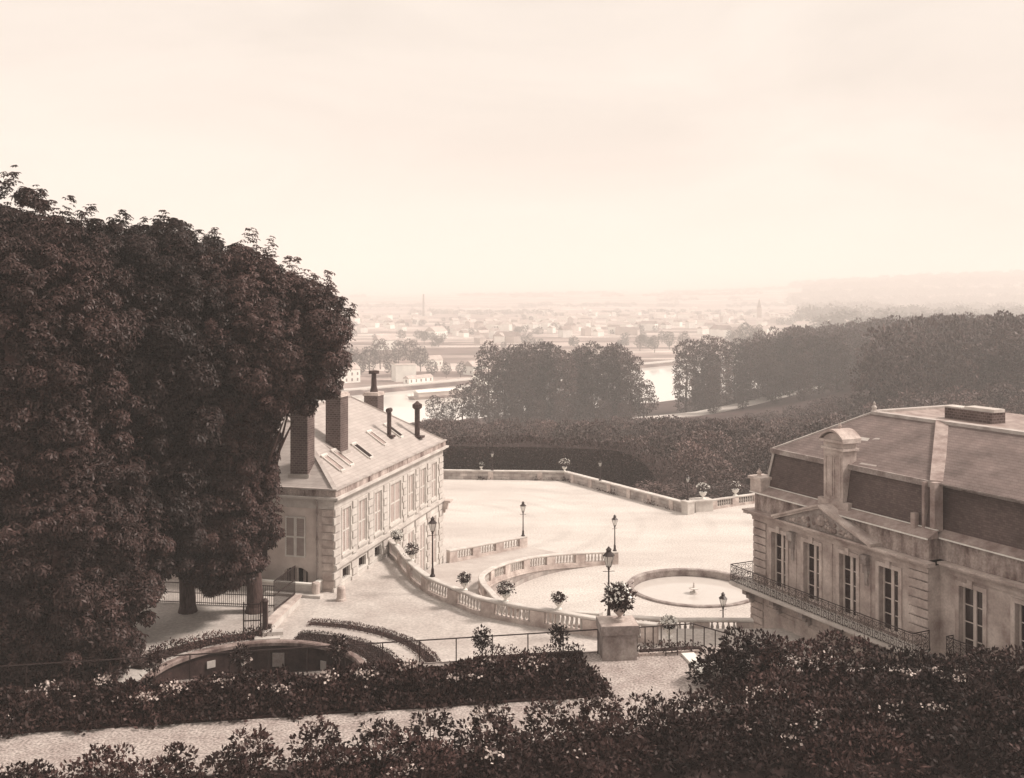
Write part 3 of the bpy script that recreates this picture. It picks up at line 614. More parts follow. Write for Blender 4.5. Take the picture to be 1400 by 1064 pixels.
for i, (a, b, lo, hi) in enumerate(fholes[3:]):
    f = MB(); fbox(f, ff, a, a+.1, lo, hi, -.25, -.15); fbox(f, ff, b-.1, b, lo, hi, -.25, -.15); fbox(f, ff, a+.1, b-.1, hi-.1, hi, -.25, -.15); fbox(f, ff, (a+b)/2-.05, (a+b)/2+.05, lo, hi-.1, -.25, -.16)
    wn = f.build('window', M['frame'], lb)
    g = MB()
    for k in range(14):   # gathered pale curtain behind the glass
        u = a+.1+(b-a-.2)*k/14; u2 = a+.1+(b-a-.2)*(k+1)/14
        if k in (1, 4, 5, 6, 9, 12): continue
        g.add([ff(u, lo, -.29), ff(u2, lo, -.25-.06*(k % 2)), ff(u2, hi, -.25-.06*(k % 2)), ff(u, hi, -.29)], [(0, 1, 2, 3)])
    g.build('curtain', M['house_g'] if i != 1 else M['white'], wn)
    ar = MB(); cu = (a+b)/2; nn = 10   # segmental arch stones over the opening
    for k in range(nn):
        t0, t1 = -1+2*k/nn, -1+2*(k+1)/nn; w_ = (b-a)/2
        h0, h1 = hi-.32*t0*t0, hi-.32*t1*t1
        ar.add([ff(cu+t0*w_, h0, .0), ff(cu+t1*w_, h1, .0), ff(cu+t1*w_, hi+.01, .0), ff(cu+t0*w_, hi+.01, .0), ff(cu+t0*w_, h0, .012), ff(cu+t1*w_, h1, .012), ff(cu+t1*w_, hi+.01, .012), ff(cu+t0*w_, hi+.01, .012),
                ff(cu+t0*w_, h0, -.3), ff(cu+t1*w_, h1, -.3)], [(4, 5, 6, 7), (0, 1, 9, 8), (0, 4, 5, 1)])
    ar.build('arch', M['plaster'], wn)
# window surrounds, sills on the lit side
s_ = MB()
for (a, b, lo, hi) in holes[:7]:
    fbox(s_, fs, a-.16, a, lo, hi+.16, .0, .045); fbox(s_, fs, b, b+.16, lo, hi+.16, .0, .045); fbox(s_, fs, a, b, hi, hi+.16, .0, .043); fbox(s_, fs, a-.2, b+.2, lo-.14, lo, .0, .12)
s_.build('window_surround', M['stone_l'], lb)
pil = [(0.0, .85), (2.72, 3.4), (5.4, 6.1), (8.05, 8.75), (11.85, 12.5), (14.5, 15.15), (17.15, 17.8), (20.0, 20.9)]
for i, (a, b) in enumerate(pil):
    rusticated(fs, a, b, 5.5, 8.85, lb, tooth=.18)
    rusticated(fs, a, b, -.6, 5.1, lb, tooth=.18)
rusticated(ff, 0.002, .78, 3.5, 5.1, lb, mat_='stone', name='quoin', o=.052); rusticated(ff, 0.002, .78, 5.15, 8.85, lb, mat_='stone', name='quoin', o=.052)
sct = MB(); cornice(sct, -.02, LBL+.25, fs, [(5.12, 5.24, .10), (5.245, 5.42, .20), (5.425, 5.47, .14)])
sct.build('string_course', M['stone_l'], lb)
br_ = MB(); fbox(br_, fs, LBL-.15, LBL+.15, 4.6, 5.11, .055, .45); fbox(br_, fs, LBL-.2, LBL+.6, 5.11, 5.3, .21, .7); fbox(br_, fs, LBL-.1, LBL+.12, 4.3, 4.595, .055, .25); br_.build('bracket', M['stone'], lb)
cr = MB()
for fr, u1 in ((fs, LBL), (ff, LBW)):
    k = 0 if fr is fs else .0
    fbox(cr, fr, -.04, u1+.04, 8.86, 9.32, -.02, .042+.002*(fr is ff)); fbox(cr, fr, -.2, u1+.2, 9.325, 9.48, -.02, .20)
fr_o = [(-.42, -.42), (LBL+.42, -.42), (LBL+.42, LBW+.42), (-.42, LBW+.42)]
cr.poly(fr_o, 9.484, 9.62)
cr.build('cornice', M['stone_l'], lb)
pa = MB()
for i in range(12):
    a = -.22+(LBL+.44)*i/12; b = -.22+(LBL+.44)*(i+1)/12-.02; fbox(pa, fs, a, b, 9.622, 10.02, -.1, .20+.02*(i % 2))
for i in range(6):
    a = (LBW)*i/6; b = LBW*(i+1)/6-.02; fbox(pa, ff, a, b, 9.622, 10.02, -.1, .20+.02*(i % 2))
pa.build('parapet', M['stone_m'], lb)
pa = MB(); fbox(pa, fs, -.28, LBL+.28, 10.022, 10.12, -.2, .28); fbox(pa, ff, .203, LBW+.2, 10.022, 10.118, -.2, .28); pa.build('parapet_coping', M['lead'], lb)
rf = MB(); e = .12; RZ0, RZ1 = 10.05, 14.0
rf.add([(-e, -e, RZ0), (LBL+e, -e, RZ0), (LBL+e, LBW+e, RZ0), (-e, LBW+e, RZ0), (5.6, 5.6, RZ1), (LBL-5.6, 5.6, RZ1)], [(0, 1, 5, 4), (1, 2, 5), (2, 3, 4, 5), (3, 0, 4)])
roof = rf.build('roof', M['roof_l'], lb)
def rz(x, y): return RZ0+(RZ1-RZ0)*min(y+e, x+e, LBL+e-x, LBW+e-y)/(5.6+e)
def strip(mb, p, q, w_, h=.07):
    p = Vector(p); q = Vector(q); d = (q-p).normalized(); s = d.cross(Vector((0, 0, 1))).normalized()*w_/2; u = Vector((0, 0, h)); lo = Vector((0, 0, -.1))
    mb.add([p-s+lo, q-s+lo, q+s+lo, p+s+lo, p-s+u, q-s+u, q+s+u, p+s+u], [(4, 5, 6, 7), (0, 1, 5, 4), (1, 2, 6, 5), (2, 3, 7, 6), (3, 0, 4, 7)])
hp = MB(); strip(hp, (-e, -e, RZ0), (5.6, 5.6, RZ1), .3); strip(hp, (LBL+e, -e, RZ0), (LBL-5.6, 5.6, RZ1), .25); strip(hp, (5.6, 5.6, RZ1), (LBL-5.6, 5.6, RZ1), .3); strip(hp, (-e, LBW+e, RZ0), (5.6, 5.6, RZ1), .3)
strip(hp, (4.7, 1.9, rz(4.7, 1.9)), (4.9, 5.5, rz(4.9, 5.5)), .42, .12)
hp.build('ridge_flashing', M['lead'], roof)
def chimney(x, y, lx, ly, ztop, pot=None):
    zb = rz(x, y)-1.2; c = MB(); c.box(x-lx/2, x+lx/2, y-ly/2, y+ly/2, zb, ztop-.25); ch = c.build('chimney', M['brick'], roof)
    c = MB(); c.box(x-lx/2-.08, x+lx/2+.08, y-ly/2-.08, y+ly/2+.08, ztop-.248, ztop-.1); c.box(x-lx/2-.02, x+lx/2+.02, y-ly/2-.02, y+ly/2+.02, ztop-.098, ztop+.02); c.build('chimney_cap', M['stone'], roof)
    c = MB(); zz = rz(x-lx/2, y-ly/2); c.box(x-lx/2-.1, x+lx/2+.1, y-ly/2-.14, y-ly/2-.002, zz-.15, zz+.12); zz2 = rz(x-lx/2, y); c.box(x-lx/2-.14, x-lx/2-.002, y-ly/2-.1, y+ly/2+.1, zz-.2, zz+.12); c.build('chimney_flashing', M['lead'], roof)
    if pot:
        p = MB(); p.lathe([(.34, ztop), (.22, ztop+.5), (.19, ztop+pot-.3), (.42, ztop+pot-.28), (.42, ztop+pot-.05), (.1, ztop+pot)], (x, y, 0), n=12); p.build('chimney_pot', M['pipe'], roof)
chimney(1.2, 2.65, 1.0, 1.15, 14.9); chimney(5.6, 2.3, 1.25, 1.05, 15.3); chimney(LBL-1.6, 5.2, 1.3, 1.15, 13.95, pot=1.75); chimney(4.6, 8.6, 1.1, 1.1, 14.9)
def flue(x, y, h, r, round_=True):
    zb = rz(x, y); p = MB(); p.tube((x, y, zb-.2), (x, y, zb+h*.86), r, n=12)
    if round_: p.lathe([(r, zb+h*.8), (r*1.9, zb+h*.86), (r*1.9, zb+h*.95), (r*.9, zb+h), (r*.3, zb+h*1.05)], (x, y, 0), n=12)
    else: p.tube((x-.28, y, zb+h*.92), (x+.28, y, zb+h*.92), r*1.1, n=10)
    p.box(x-r*2, x+r*2, y-r*2.4, y+r*2, zb-.1, zb+.06); p.build('flue_pipe', M['pipe'], roof)
flue(13.7, 1.75, 2.05, .16, False); flue(17.6, .95, 2.6, .20, True)
def skylight(x, y, wd=.6, ln=1.15, op=False):
    sl = (RZ1-RZ0)/(5.6+e); s = MB(); 
    def P(u, v, h): return (x+u, y+v, rz(x, y)+v*sl+h)
    def bx(u0, u1, v0, v1, h0, h1, m): s.add([P(u0,v0,h0),P(u1,v0,h0),P(u1,v1,h0),P(u0,v1,h0),P(u0,v0,h1),P(u1,v0,h1),P(u1,v1,h1),P(u0,v1,h1)], [(4,5,6,7),(0,1,5,4),(1,2,6,5),(2,3,7,6),(3,0,4,7)], m)
    bx(-wd/2-.1, -wd/2, 0, ln, -.1, .12, 0); bx(wd/2, wd/2+.1, 0, ln, -.1, .12, 0); bx(-wd/2, wd/2, -.1, 0, -.1, .12, 0); bx(-wd/2-.15, wd/2+.15, ln, ln+.12, -.1, .16, 0); bx(-wd/2, wd/2, 0, ln, -.1, .05, 1)
    s.build('skylight', [M['stone_l'], M['lead_d'] if not op else M['dark']], roof)
for x, y, op in ((2.9, .75, False), (4.6, .85, False), (7.8, .8, True), (11.6, 1.25, False), (15.2, 1.35, True)): skylight(x, y, op=op)
dp = MB(); dp.tube((-.13, 1.05, 3.9), (-.13, 1.05, 9.1), .06, n=8); dp.tube((-.13, 1.05, 9.1), (-.3, 1.05, 9.45), .06, n=8)
for z in (4.4, 5.6, 7.0, 8.6): dp.tube((-.13, 1.05, z), (-.13, 1.05, z+.08), .085, n=8)
dp.build('downpipe', M['stone_d'], lb)
# ------------------------------------------------------------------ mansion with balcony
rb = empty('mansion', (RB_P.x, RB_P.y, 0), RB_A, 'weathered stone mansion with slate mansard roof and long iron balcony', 'building')
RL, RW, PX = 34.0, 18.0, 12.2; WO = -.7
fw = lambda u, z, o: (u, .7-o, z)       # set back wing
fl = lambda u, z, o: (-o, RW-u, z)      # court end
pw = [(2.08, 1.15), (4.62, 1.15), (7.2, 1.15), (9.85, 1.2)]; ww = [(13.9, 1.25), (16.75, 1.25), (19.5, 1.25), (22.3, 1.25)]
ph_ = [(c-w_/2, c+w_/2, 5.75, 8.85) for c, w_ in pw]; wh_ = [(c-w_/2, c+w_/2, 5.6, 8.85) for c, w_ in ww]
m_ = MB(); holed(m_, 0, PX, -1, 9.5, ph_, .34, fs); holed(m_, PX, RL, -1, 9.5, wh_, .34, fw)
m_.add([(PX, 0, -1), (PX, .7, -1), (PX, .7, 9.5), (PX, 0, 9.5), (0, 0, -1), (0, RW, -1), (0, RW, 9.5), (0, 0, 9.5), (RL, .7, -1), (RL, RW, -1), (RL, RW, 9.5), (RL, .7, 9.5)], [(0, 1, 2, 3), (4, 7, 6, 5), (8, 9, 10, 11), (5, 6, 10, 9)])
m_.build('wall', M['stone_r'], rb)
MB().box(.4, RL-.4, 1.12, RW-.4, -1, 9.4).build('interior', M['dark'], rb)
for (a, b, lo, hi) in ph_: french_window(fs, a, b, lo, hi, rb)
for (a, b, lo, hi) in wh_: french_window(fw, a, b, lo, hi, rb)
for fr, hs in ((fs, ph_), (fw, wh_)):
    for (a, b, lo, hi) in hs:
        s_ = MB(); fbox(s_, fr, a-.2, a, lo-.1, hi+.2, 0, .06); fbox(s_, fr, b, b+.2, lo-.1, hi+.2, 0, .06); fbox(s_, fr, a, b, hi, hi+.2, 0, .058)
        fbox(s_, fr, (a+b)/2-.13, (a+b)/2+.13, hi+.03, hi+.38, .0, .12); s_.build('window_surround', M['stone'], rb)
for (a, b) in ((0.003, 1.05), (11.05, 12.197)): rusticated(fs, a, b, 5.85, 9.2, rb, course=.42, mat_='stone_r', name='quoin', o=.07)
rusticated(fs, .003, 1.05, -.5, 5.2, rb, course=.42, mat_='stone_r', name='quoin', o=.26)
rusticated(fl, RW-1.0, RW+.0, -.5, 5.2, rb, course=.42, mat_='stone_r', name='quoin', o=.26); rusticated(fl, RW-1.0, RW-.003, 5.85, 9.2, rb, course=.42, mat_='stone_r', name='quoin', o=.07)
b_ = MB(); fbox(b_, fs, 1.06, 12.1, -1, 5.2, -.02, .22); fbox(b_, fs, -.24, 12.2, 5.22, 5.45, -.02, .34); fbox(b_, fs, 1.3, 12.1, 4.62, 4.75, .0, .27)
for k in range(4): fbox(b_, fs, 2.0+k*2.6, 3.6+k*2.6, 4.05, 4.55, .0, .25)
b_.build('basement_course', M['stone_r'], rb)
# pilaster strips beside the middle windows
for u in (3.25, 5.9, 8.5): 
    s_ = MB(); fbox(s_, fs, u-.22, u+.22, 5.8, 9.2, -.02, .05); s_.build('pilaster', M['stone_r'], rb)
ent = MB()
for fr, a, b in ((fs, 0, PX), (fw, PX+.6, RL)):
    cornice(ent, a-.05, b+.05, fr, [(9.22, 9.42, .10), (9.425, 9.55, .16)])
    cornice(ent, a-.35, b+.35, fr, [(9.555, 9.66, .36), (9.665, 9.76, .48)])
cornice(ent, -.05, RW-.3, fl, [(9.222, 9.42, .10), (9.427, 9.55, .16)]); cornice(ent, -.3, RW+.48, fl, [(9.557, 9.66, .36), (9.667, 9.762, .48)])
ent.build('cornice', M['stone_r'], rb)
at_ = MB(); at_.box(.03, PX-.03, .03, RW, 9.765, 10.74); at_.box(PX-.03, RL, .73, RW, 9.765, 10.738); at_.build('attic', M['stone_m'], rb)
gt = MB()
for fr, a, b in ((fs, -.1, PX+.1), (fw, PX-.1, RL)):
    p = [fr(a, 10.745, .2), fr(b, 10.745, .2), fr(b, 10.80, .2), fr(a, 10.80, .2), fr(b, 11.1, -.45), fr(a, 11.1, -.45), fr(b, 10.745, -.45), fr(a, 10.745, -.45)]
    gt.add(p, [(0, 1, 2, 3), (3, 2, 4, 5), (1, 6, 4, 2), (0, 3, 5, 7), (7, 6, 1, 0)])
gt.build('gutter', M['lead_d'], rb)
ge = MB(); fbox(ge, fs, -.12, PX+.12, 10.75, 10.81, .203, .235); fbox(ge, fw, PX+.14, RL, 10.75, 10.81, .203, .235); fbox(ge, fs, -.12, PX+.1, 11.105, 11.14, -.5, -.40); fbox(ge, fw, PX-.1, RL, 11.105, 11.14, -.5, -.40); ge.build('gutter_edge', M['white'], rb)
cb = MB(); cb.box(-.15, .75, -.15, .75, 10.745, 11.5); cb.box(-.25, .85, -.25, .85, 11.505, 11.66); cb.lathe([(.14, 11.66), (.1, 11.75), (.16, 11.86), (.05, 12.0), (.02, 12.1)], (.2, .2, 0), n=10); cb.build('corner_block', M['stone_r'], rb)
# pediment
pd = MB(); a, b, za, zt = 2.45, 8.95, 9.78, 10.95; mid = (a+b)/2
tri = lambda o, k=0: [fs(a+k*2.2, za+k*.5, o), fs(b-k*2.2, za+k*.5, o), fs(mid, zt-k*.5, o)]
pd.add(tri(.36)+tri(-.2), [(0, 1, 2), (0, 2, 5, 3), (1, 4, 5, 2), (0, 3, 4, 1)])
def rake(p, q):
    (u0, z0), (u1, z1) = p, q; l = math.hypot(u1-u0, z1-z0); nx, nz = -(z1-z0)/l, (u1-u0)/l
    if nz < 0: nx, nz = -nx, -nz
    for (t0, t1, o) in ((0, .12, .52), (.12, .22, .62)):
        c = [(u0+nx*t0, z0+nz*t0), (u1+nx*t0, z1+nz*t0), (u1+nx*t1, z1+nz*t1), (u0+nx*t1, z0+nz*t1)]
        rk.add([fs(u, z, -.2) for u, z in c]+[fs(u, z, o) for u, z in c], [(4, 5, 6, 7), (0, 1, 5, 4), (1, 2, 6, 5), (2, 3, 7, 6), (3, 0, 4, 7)])
rk = MB()
rake((a-.25, za-.06), (mid, zt)); rake((b+.25, za-.06), (mid, zt))
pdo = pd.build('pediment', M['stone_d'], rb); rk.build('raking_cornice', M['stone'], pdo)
rl_ = MB(); g = random.Random(3)     # carved relief: cartouche between reclining scrolls
for k in range(26):
    t = g.uniform(-1, 1); u = mid+t*2.3; zz = za+.12+g.uniform(0, .7)*(1-abs(t))*1.0; r_ = g.uniform(.08, .14)
    rl_.lathe([(r_*.5, -r_), (r_, -r_*.3), (r_*.9, r_*.4), (r_*.3, r_)], fs(u, zz, .36), n=8)
rl_.lathe([(.05, -.3), (.25, -.15), (.28, .1), (.1, .32)], fs(mid, za+.5, .38), n=12); rl_.build('relief_pattern', M['stone_m'], pdo)
for u in (3.25, 8.5):
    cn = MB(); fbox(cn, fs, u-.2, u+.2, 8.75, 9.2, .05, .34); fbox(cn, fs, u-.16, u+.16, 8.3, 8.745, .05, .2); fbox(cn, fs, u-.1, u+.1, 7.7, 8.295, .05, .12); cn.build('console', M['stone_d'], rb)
# mansard
ms = MB(); s0, s1, z0, z1 = .45, .82, 11.0, 13.2
def ring(x0, x1, y0, y1, z): return [(x0, y0, z), (x1, y0, z), (x1, y1, z), (x0, y1, z)]
ms.add(ring(s0, PX-.2, s0, RW-s0, z0)+ring(s1, PX-.55, s1, RW-s1, z1), [(0, 1, 5, 4), (1, 2, 6, 5), (3, 0, 4, 7)])
ms.add(ring(PX-.6, RL, s0+.6, RW-s0, z0)+ring(PX-.6, RL, s1+.6, RW-s1, z1-.02), [(0, 1, 5, 4), (1, 2, 6, 5)])
ms.build('mansard_slope', M['slate'], rb)
DX, DY0, DY1, DZ = 3.2, 5.8, 12.2, 15.25
up = MB(); q = .1
up.add([(s1-q, s1-q, z1), (PX-.55, s1-q, z1), (RL, s1-q, z1), (RL, RW-s1, z1), (s1-q, RW-s1, z1), (DX, DY0, DZ), (RL, DY0, DZ+.1), (RL, DY1, DZ), (DX, DY1, DZ)], [(0, 1, 2, 6, 5), (4, 0, 5, 8), (3, 4, 8, 7)])
uro = up.build('roof', M['roof_u'], rb)
dk = MB(); dk.add([(DX, DY0, DZ), (RL, DY0, DZ+.1), (RL, DY1, DZ), (DX, DY1, DZ), (DX+1.2, DY0+1.6, DZ-.15), (RL, DY0+1.6, DZ-.1), (RL, DY1-1.2, DZ-.15), (DX+1.2, DY1-1.2, DZ-.15)], [(0, 1, 5, 4), (3, 0, 4, 7), (4, 5, 6, 7), (7, 6, 2, 3)])
dk.build('lead_deck', M['lead_d'], uro)
hp = MB(); strip(hp, (s1-q, s1-q, z1), (DX, DY0, DZ), .14); strip(hp, (DX, DY0, DZ), (DX, DY1, DZ), .45, .1); strip(hp, (DX, DY0, DZ), (RL, DY0, DZ+.1), .5, .06); hp.build('ridge_flashing', M['lead'], uro)
hp = MB(); strip(hp, (11.95, .8, z1), (7.9, 5.75, DZ), .62, .1); hp.build('hip_flashing', M['lead_d'], uro)
ed = MB(); ed.box(s1-.18, PX-.45, s1-.22, s1-.08, z1-.22, z1+.05); ed.box(PX-.45, RL, s1+.38, s1+.52, z1-.24, z1+.03); ed.box(s1-.22, s1-.08, s1-.08, RW-s1, z1-.22, z1+.05); ed.box(PX-.45, RL, s1-.08, s1+.38, z1-.05, z1+.02); ed.build('roof_edge', M['stone_d'], uro)
ed = MB(); ed.add([(s0-.05, s0-.05, z0), (s0+.12, s0-.05, z0), (s1+.1, s1-.08, z1), (s1-.08, s1-.08, z1), (s0-.05, s0+.12, z0), (s1-.08, s1+.1, z1)], [(0, 1, 2, 3), (0, 3, 5, 4)]); ed.build('corner_flashing', M['lead'], uro)
dr = MB(); dr.box(PX-.32, PX-.05, .42, .95, 11.0, 13.25); dr.box(PX-1.25, PX-1.0, .2, .5, 10.9, 11.7); dr.box(PX-.75, PX-.6, .38, .9, 11.0, 13.2); dr.build('rain_pipe', M['lead_d'], rb)
fn = MB(); fn.lathe([(.16, DZ), (.1, DZ+.12), (.15, DZ+.28), (.06, DZ+.4), (.08, DZ+.5), (.01, DZ+.62)], (DX, DY0, 0), n=10); fn.build('finial', M['lead'], uro)
g = random.Random(5); pc = MB()
for (x, y, l, w_) in ((4.6, 2.9, .9, .35), (3.7, 2.2, .3, .2), (5.6, 3.2, .4, .2), (11.1, 1.75, .35, .2), (6.9, .82, 1.2, .3), (4.4, .82, .5, .25)):
    z = z1+(DZ-z1)*(y-s1)/(DY0-s1); pc.add([(x, y, z+.03), (x+l, y+.1, z+.07), (x+l*.9, y+w_, z+.05+w_*.4), (x+.1, y+w_*.9, z+.04+w_*.4)], [(0, 1, 2, 3)])
pc.build('roof_patch', M['lead'], uro)
# carved stone chimney in front of the mansard
scn = MB(); cx0, cx1, cy0, cy1 = 5.22, 6.58, .25, 1.15
scn.box(cx0, cx1, cy0, cy1, 10.9, 13.9); scn.box(cx0-.1, cx1+.1, cy0-.1, cy1+.1, 13.905, 14.02); scn.box(cx0, cx1, cy0, cy1, 14.025, 14.3); scn.box(cx0-.16, cx1+.16, cy0-.16, cy1+.16, 14.305, 14.42)
scn.box(cx0-.06, cx1+.06, cy0-.06, cy1+.02, 10.9, 11.35)
for k in range(2):
    a = cx0+.14+k*.58; 
    for (p_, q_, r_, t_) in ((a, a+.06, 11.55, 13.6), (a+.44, a+.5, 11.55, 13.6), (a+.06, a+.44, 13.54, 13.6), (a+.06, a+.44, 11.55, 11.61)): scn.box(p_, q_, cy0-.04, cy0-.001, r_, t_)
n = 12; hw = (cx1-cx0)/2+.16; cm = (cx0+cx1)/2; arc = []
for k in range(n+1):
    t = -1+2*k/n; arc.append((cm+t*hw, 14.42+.42*(1-t*t)))
bv = [(x, cy0-.16, z) for x, z in arc]+[(x, cy1+.16, z) for x, z in arc]+[(arc[0][0], cy0-.16, 14.42), (arc[-1][0], cy0-.16, 14.42)]
scn.add([(x, cy0-.02, z-.09) for x, z in arc], [tuple(range(n+1))])
for (o0, o1) in ((0, .12),):
    vs_ = []
    for x, z in arc: vs_ += [(x, cy0-.18, z), (x, cy0-.18, z+o1), (x, cy1+.18, z+o1), (x, cy1+.18, z)]
    scn.add(vs_, [(4*k+i, 4*k+4+i, 4*k+4+(i+1) % 4, 4*k+(i+1) % 4) for k in range(n) for i in range(4)]+[(0, 1, 2, 3), (4*n+3, 4*n+2, 4*n+1, 4*n)])
scn.lathe([(.1, 14.9), (.06, 15.0), (.1, 15.08), (.02, 15.25)], (cm, .7, 0), n=8)
scn.box(cx0-.38, cx0-.002, cy0-.05, cy0+.45, 10.9, 11.35); scn.box(cx1+.002, cx1+.38, cy0-.05, cy0+.45, 10.9, 11.35)
scn.build('stone_chimney', M['stone_r'], rb)
bc = MB(); bc.box(5.9, 8.9, 8.2, 9.2, 14.9, 15.68); bco = bc.build('brick_chimney', M['brick'], uro)
bc = MB(); bc.box(5.8, 6.9, 8.3, 9.1, 15.682, 15.76); bc.box(7.1, 8.95, 8.3, 9.1, 15.682, 15.85); bc.build('chimney_cap', M['stone_l'], bco)
# balcony
bl = MB(); bl.box(-.78, PX+.1, -1.12, -.002, 5.52, 5.70); bl.box(-.70, PX+.02, -1.02, -.002, 5.45, 5.515); bl.box(-.78, -.002, -.002, 3.0, 5.52, 5.70)
blo = bl.build('balcony_slab', M['stone_l'], rb)
for k in range(6):
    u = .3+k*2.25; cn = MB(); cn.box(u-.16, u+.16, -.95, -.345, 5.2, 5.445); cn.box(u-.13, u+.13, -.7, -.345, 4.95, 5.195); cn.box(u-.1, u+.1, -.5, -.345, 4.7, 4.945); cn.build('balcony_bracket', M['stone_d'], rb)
def ironwork(mb, p, q, z, h, cell=.48):
    """ornamental railing from p to q (local xy)"""
    p = Vector((p[0], p[1], 0)); q = Vector((q[0], q[1], 0)); d = q-p; Ln = d.length; d.normalize(); n = max(1, int(round(Ln/cell))); c = Ln/n
    def P(u, zz): return tuple(p+d*u+Vector((0, 0, z+zz)))
    for zz, r in ((.05, .018), (.36, .013), (h-.10, .012), (h, .028)): mb.tube(P(0, zz), P(Ln, zz), r, n=5)
    for k in range(n+1): mb.tube(P(k*c, 0), P(k*c, h), .016, n=5)
    for k in range(n):
        u = (k+.5)*c
        for i in range(10):
            t0, t1 = 2*PI*i/10, 2*PI*(i+1)/10; r_ = .135
            mb.tube(P(u+math.cos(t0)*r_, .205+math.sin(t0)*r_), P(u+math.cos(t1)*r_, .205+math.sin(t1)*r_), .014, n=4, cap=False)
        for sx in (-1, 1):
            a = [(u+sx*.03, .37), (u+sx*.18, .47), (u+sx*.16, .60), (u+sx*.05, .56), (u+sx*.09, .48)]
            for (a0, a1) in zip(a, a[1:]): mb.tube(P(*a0), P(*a1), .013, n=4, cap=False)
            mb.tube(P(u, .62), P(u+sx*.2, h-.1), .011, n=4, cap=False); mb.tube(P(u-sx*.05, .205), P(u+sx*.05, .27), .012, n=4, cap=False)
        mb.tube(P(u, .36), P(u, h-.1), .010, n=4, cap=False)
iw = MB(); ironwork(iw, (-.72, -1.06), (PX+.05, -1.06), 5.71, .92); ironwork(iw, (-.72, -1.06), (-.72, 3.0), 5.71, .92); ironwork(iw, (PX+.05, -1.06), (PX+.05, -.02), 5.71, .92)
iw.build('balcony_railing', M['iron'], rb)
for (c, w_) in ww:
    iw = MB(); ironwork(iw, (c-.95, .25), (c+.95, .25), 5.62, .9, .42); ironwork(iw, (c-.95, .25), (c-.95, .68), 5.62, .9, .42); ironwork(iw, (c+.95, .25), (c+.95, .68), 5.62, .9, .42); iw.build('window_railing', M['iron'], rb)
    s_ = MB(); s_.box(c-1.0, c+1.0, .2, .698, 5.45, 5.60); s_.build('window_ledge', M['stone'], rb)
b_ = MB(); fbox(b_, fw, PX+.02, RL, -1, 5.2, -.02, .2); fbox(b_, fw, PX+.02, RL, 5.205, 5.4, -.02, .28); b_.build('wing_basement', M['stone_r'], rb)
# ------------------------------------------------------------------ front yard: fence, kerb, gate, bollards
fx0, fy0 = -21.5, 59.6; fx1, fy1 = -13.6, 58.6
def fence(name, p, q, z, h, label, bar=.12, cat='fence', parts=True):
    root = empty(name, (p[0], p[1], z), math.atan2(q[1]-p[1], q[0]-p[0]), label, cat); Ln = math.hypot(q[0]-p[0], q[1]-p[1])
    m_ = MB(); 
    for zz in (.08, h*.5, h-.06): m_.box(0, Ln, -.02, .02, zz, zz+.04)
    m_.build('rail', M['iron'], root); m_ = MB()
    for k in range(int(Ln/bar)+1): m_.tube((k*bar, 0, 0), (k*bar, 0, h), .014, n=5)
    m_.build('bars', M['iron'], root); return root
fence('iron_fence', (fx0, fy0), (fx1, fy1), TZ, 1.25, 'low iron bar fence behind the chestnut trunks before the building')
KA, KB = (-12.95, 54.2), (-12.45, 59.3)
root = empty('kerb_wall', (KA[0], KA[1], TZ), math.atan2(KB[1]-KA[1], KB[0]-KA[0]), 'narrow stone kerb wall carrying the tall iron grille', 'kerb wall')
Lk = math.hypot(KB[0]-KA[0], KB[1]-KA[1]); MB().box(0, Lk, -.22, .2, -.02, .42).build('wall', M['stone_l'], root); MB().box(-.05, Lk+.05, -.28, .26, .424, .52).build('coping', M['stone'], root)
fence('iron_grille', (KA[0]-.1, KA[1]+1.9), (KB[0]-.1, KB[1]), TZ+.52, 1.7, 'tall close iron grille standing on the kerb wall', .10, 'fence')
root = empty('iron_gate', (-14.0, 53.3, TZ), R(8), 'open iron gate with slender bars between the kerb wall and dark hedge', 'gate')
g_ = MB(); 
for u in (0, .86): g_.box(u, u+.07, -.03, .04, 0, 1.9)
for z in (.12, .9, 1.75): g_.box(.07, .86, -.02, .02, z, z+.05)
g_.build('gate_frame', M['iron'], root); g_ = MB()
for k in range(6): g_.tube((.14+k*.13, 0, .15), (.14+k*.13, 0, 1.78), .013, n=5)
g_.tube((.86, 0, 1.1), (1.3, .9, 1.1), .02, n=5)
g_.build('bars', M['iron'], root)
root = empty('gate_pier', (-12.95, 53.75, TZ), 0, 'small iron-clad gate pier at the end of the kerb wall', 'gate post'); MB().box(-.12, .12, -.12, .12, 0, 1.75).build('post', M['iron_g'], root); MB().lathe([(.16, 1.752), (.18, 1.85), (.05, 1.98)], n=8).build('cap', M['iron_g'], root)
root = empty('stone_step', (-12.6, 53.2, TZ), R(12), 'white stone doorstep in front of the iron gate', 'step'); MB().box(-.75, .55, -.35, .35, -.05, .16).build('lower_tread', M['stone_l'], root); MB().box(-.35, .7, .05, .6, .164, .34).build('upper_tread', M['stone_l'], root)
root = empty('area_parapet', (LB_N.x, LB_N.y, TZ), LB_A, 'low pale parapet round the basement area under the building end', 'parapet')
m_ = MB(); fbox(m_, ff, .95, 7.5, -.05, .62, .9, 1.08); fbox(m_, ff, .75, .95, -.05, .62, .05, 1.08); m_.build('wall', M['stone_l'], root)
m_ = MB(); fbox(m_, ff, .72, 7.5, .624, .72, .86, 1.14); fbox(m_, ff, .72, .99, .624, .72, .0, .86); m_.build('coping', M['white'], root)
m_ = MB(); m_.lathe([(.24, -.05), (.24, .75), (.2, .82)], (-1.05, .7, 0), n=14); m_.build('round_end', M['stone'], root)
m_ = MB(); fbox(m_, ff, .2, 3.8, -.05, .16, 1.09, 1.55); m_.build('footing', M['stone_l'], root)
root = empty('stone_bollard', (*at(466.5, 821, TZ), TZ), 0, 'squat round stone bollard on the terrace by the building corner', 'bollard')
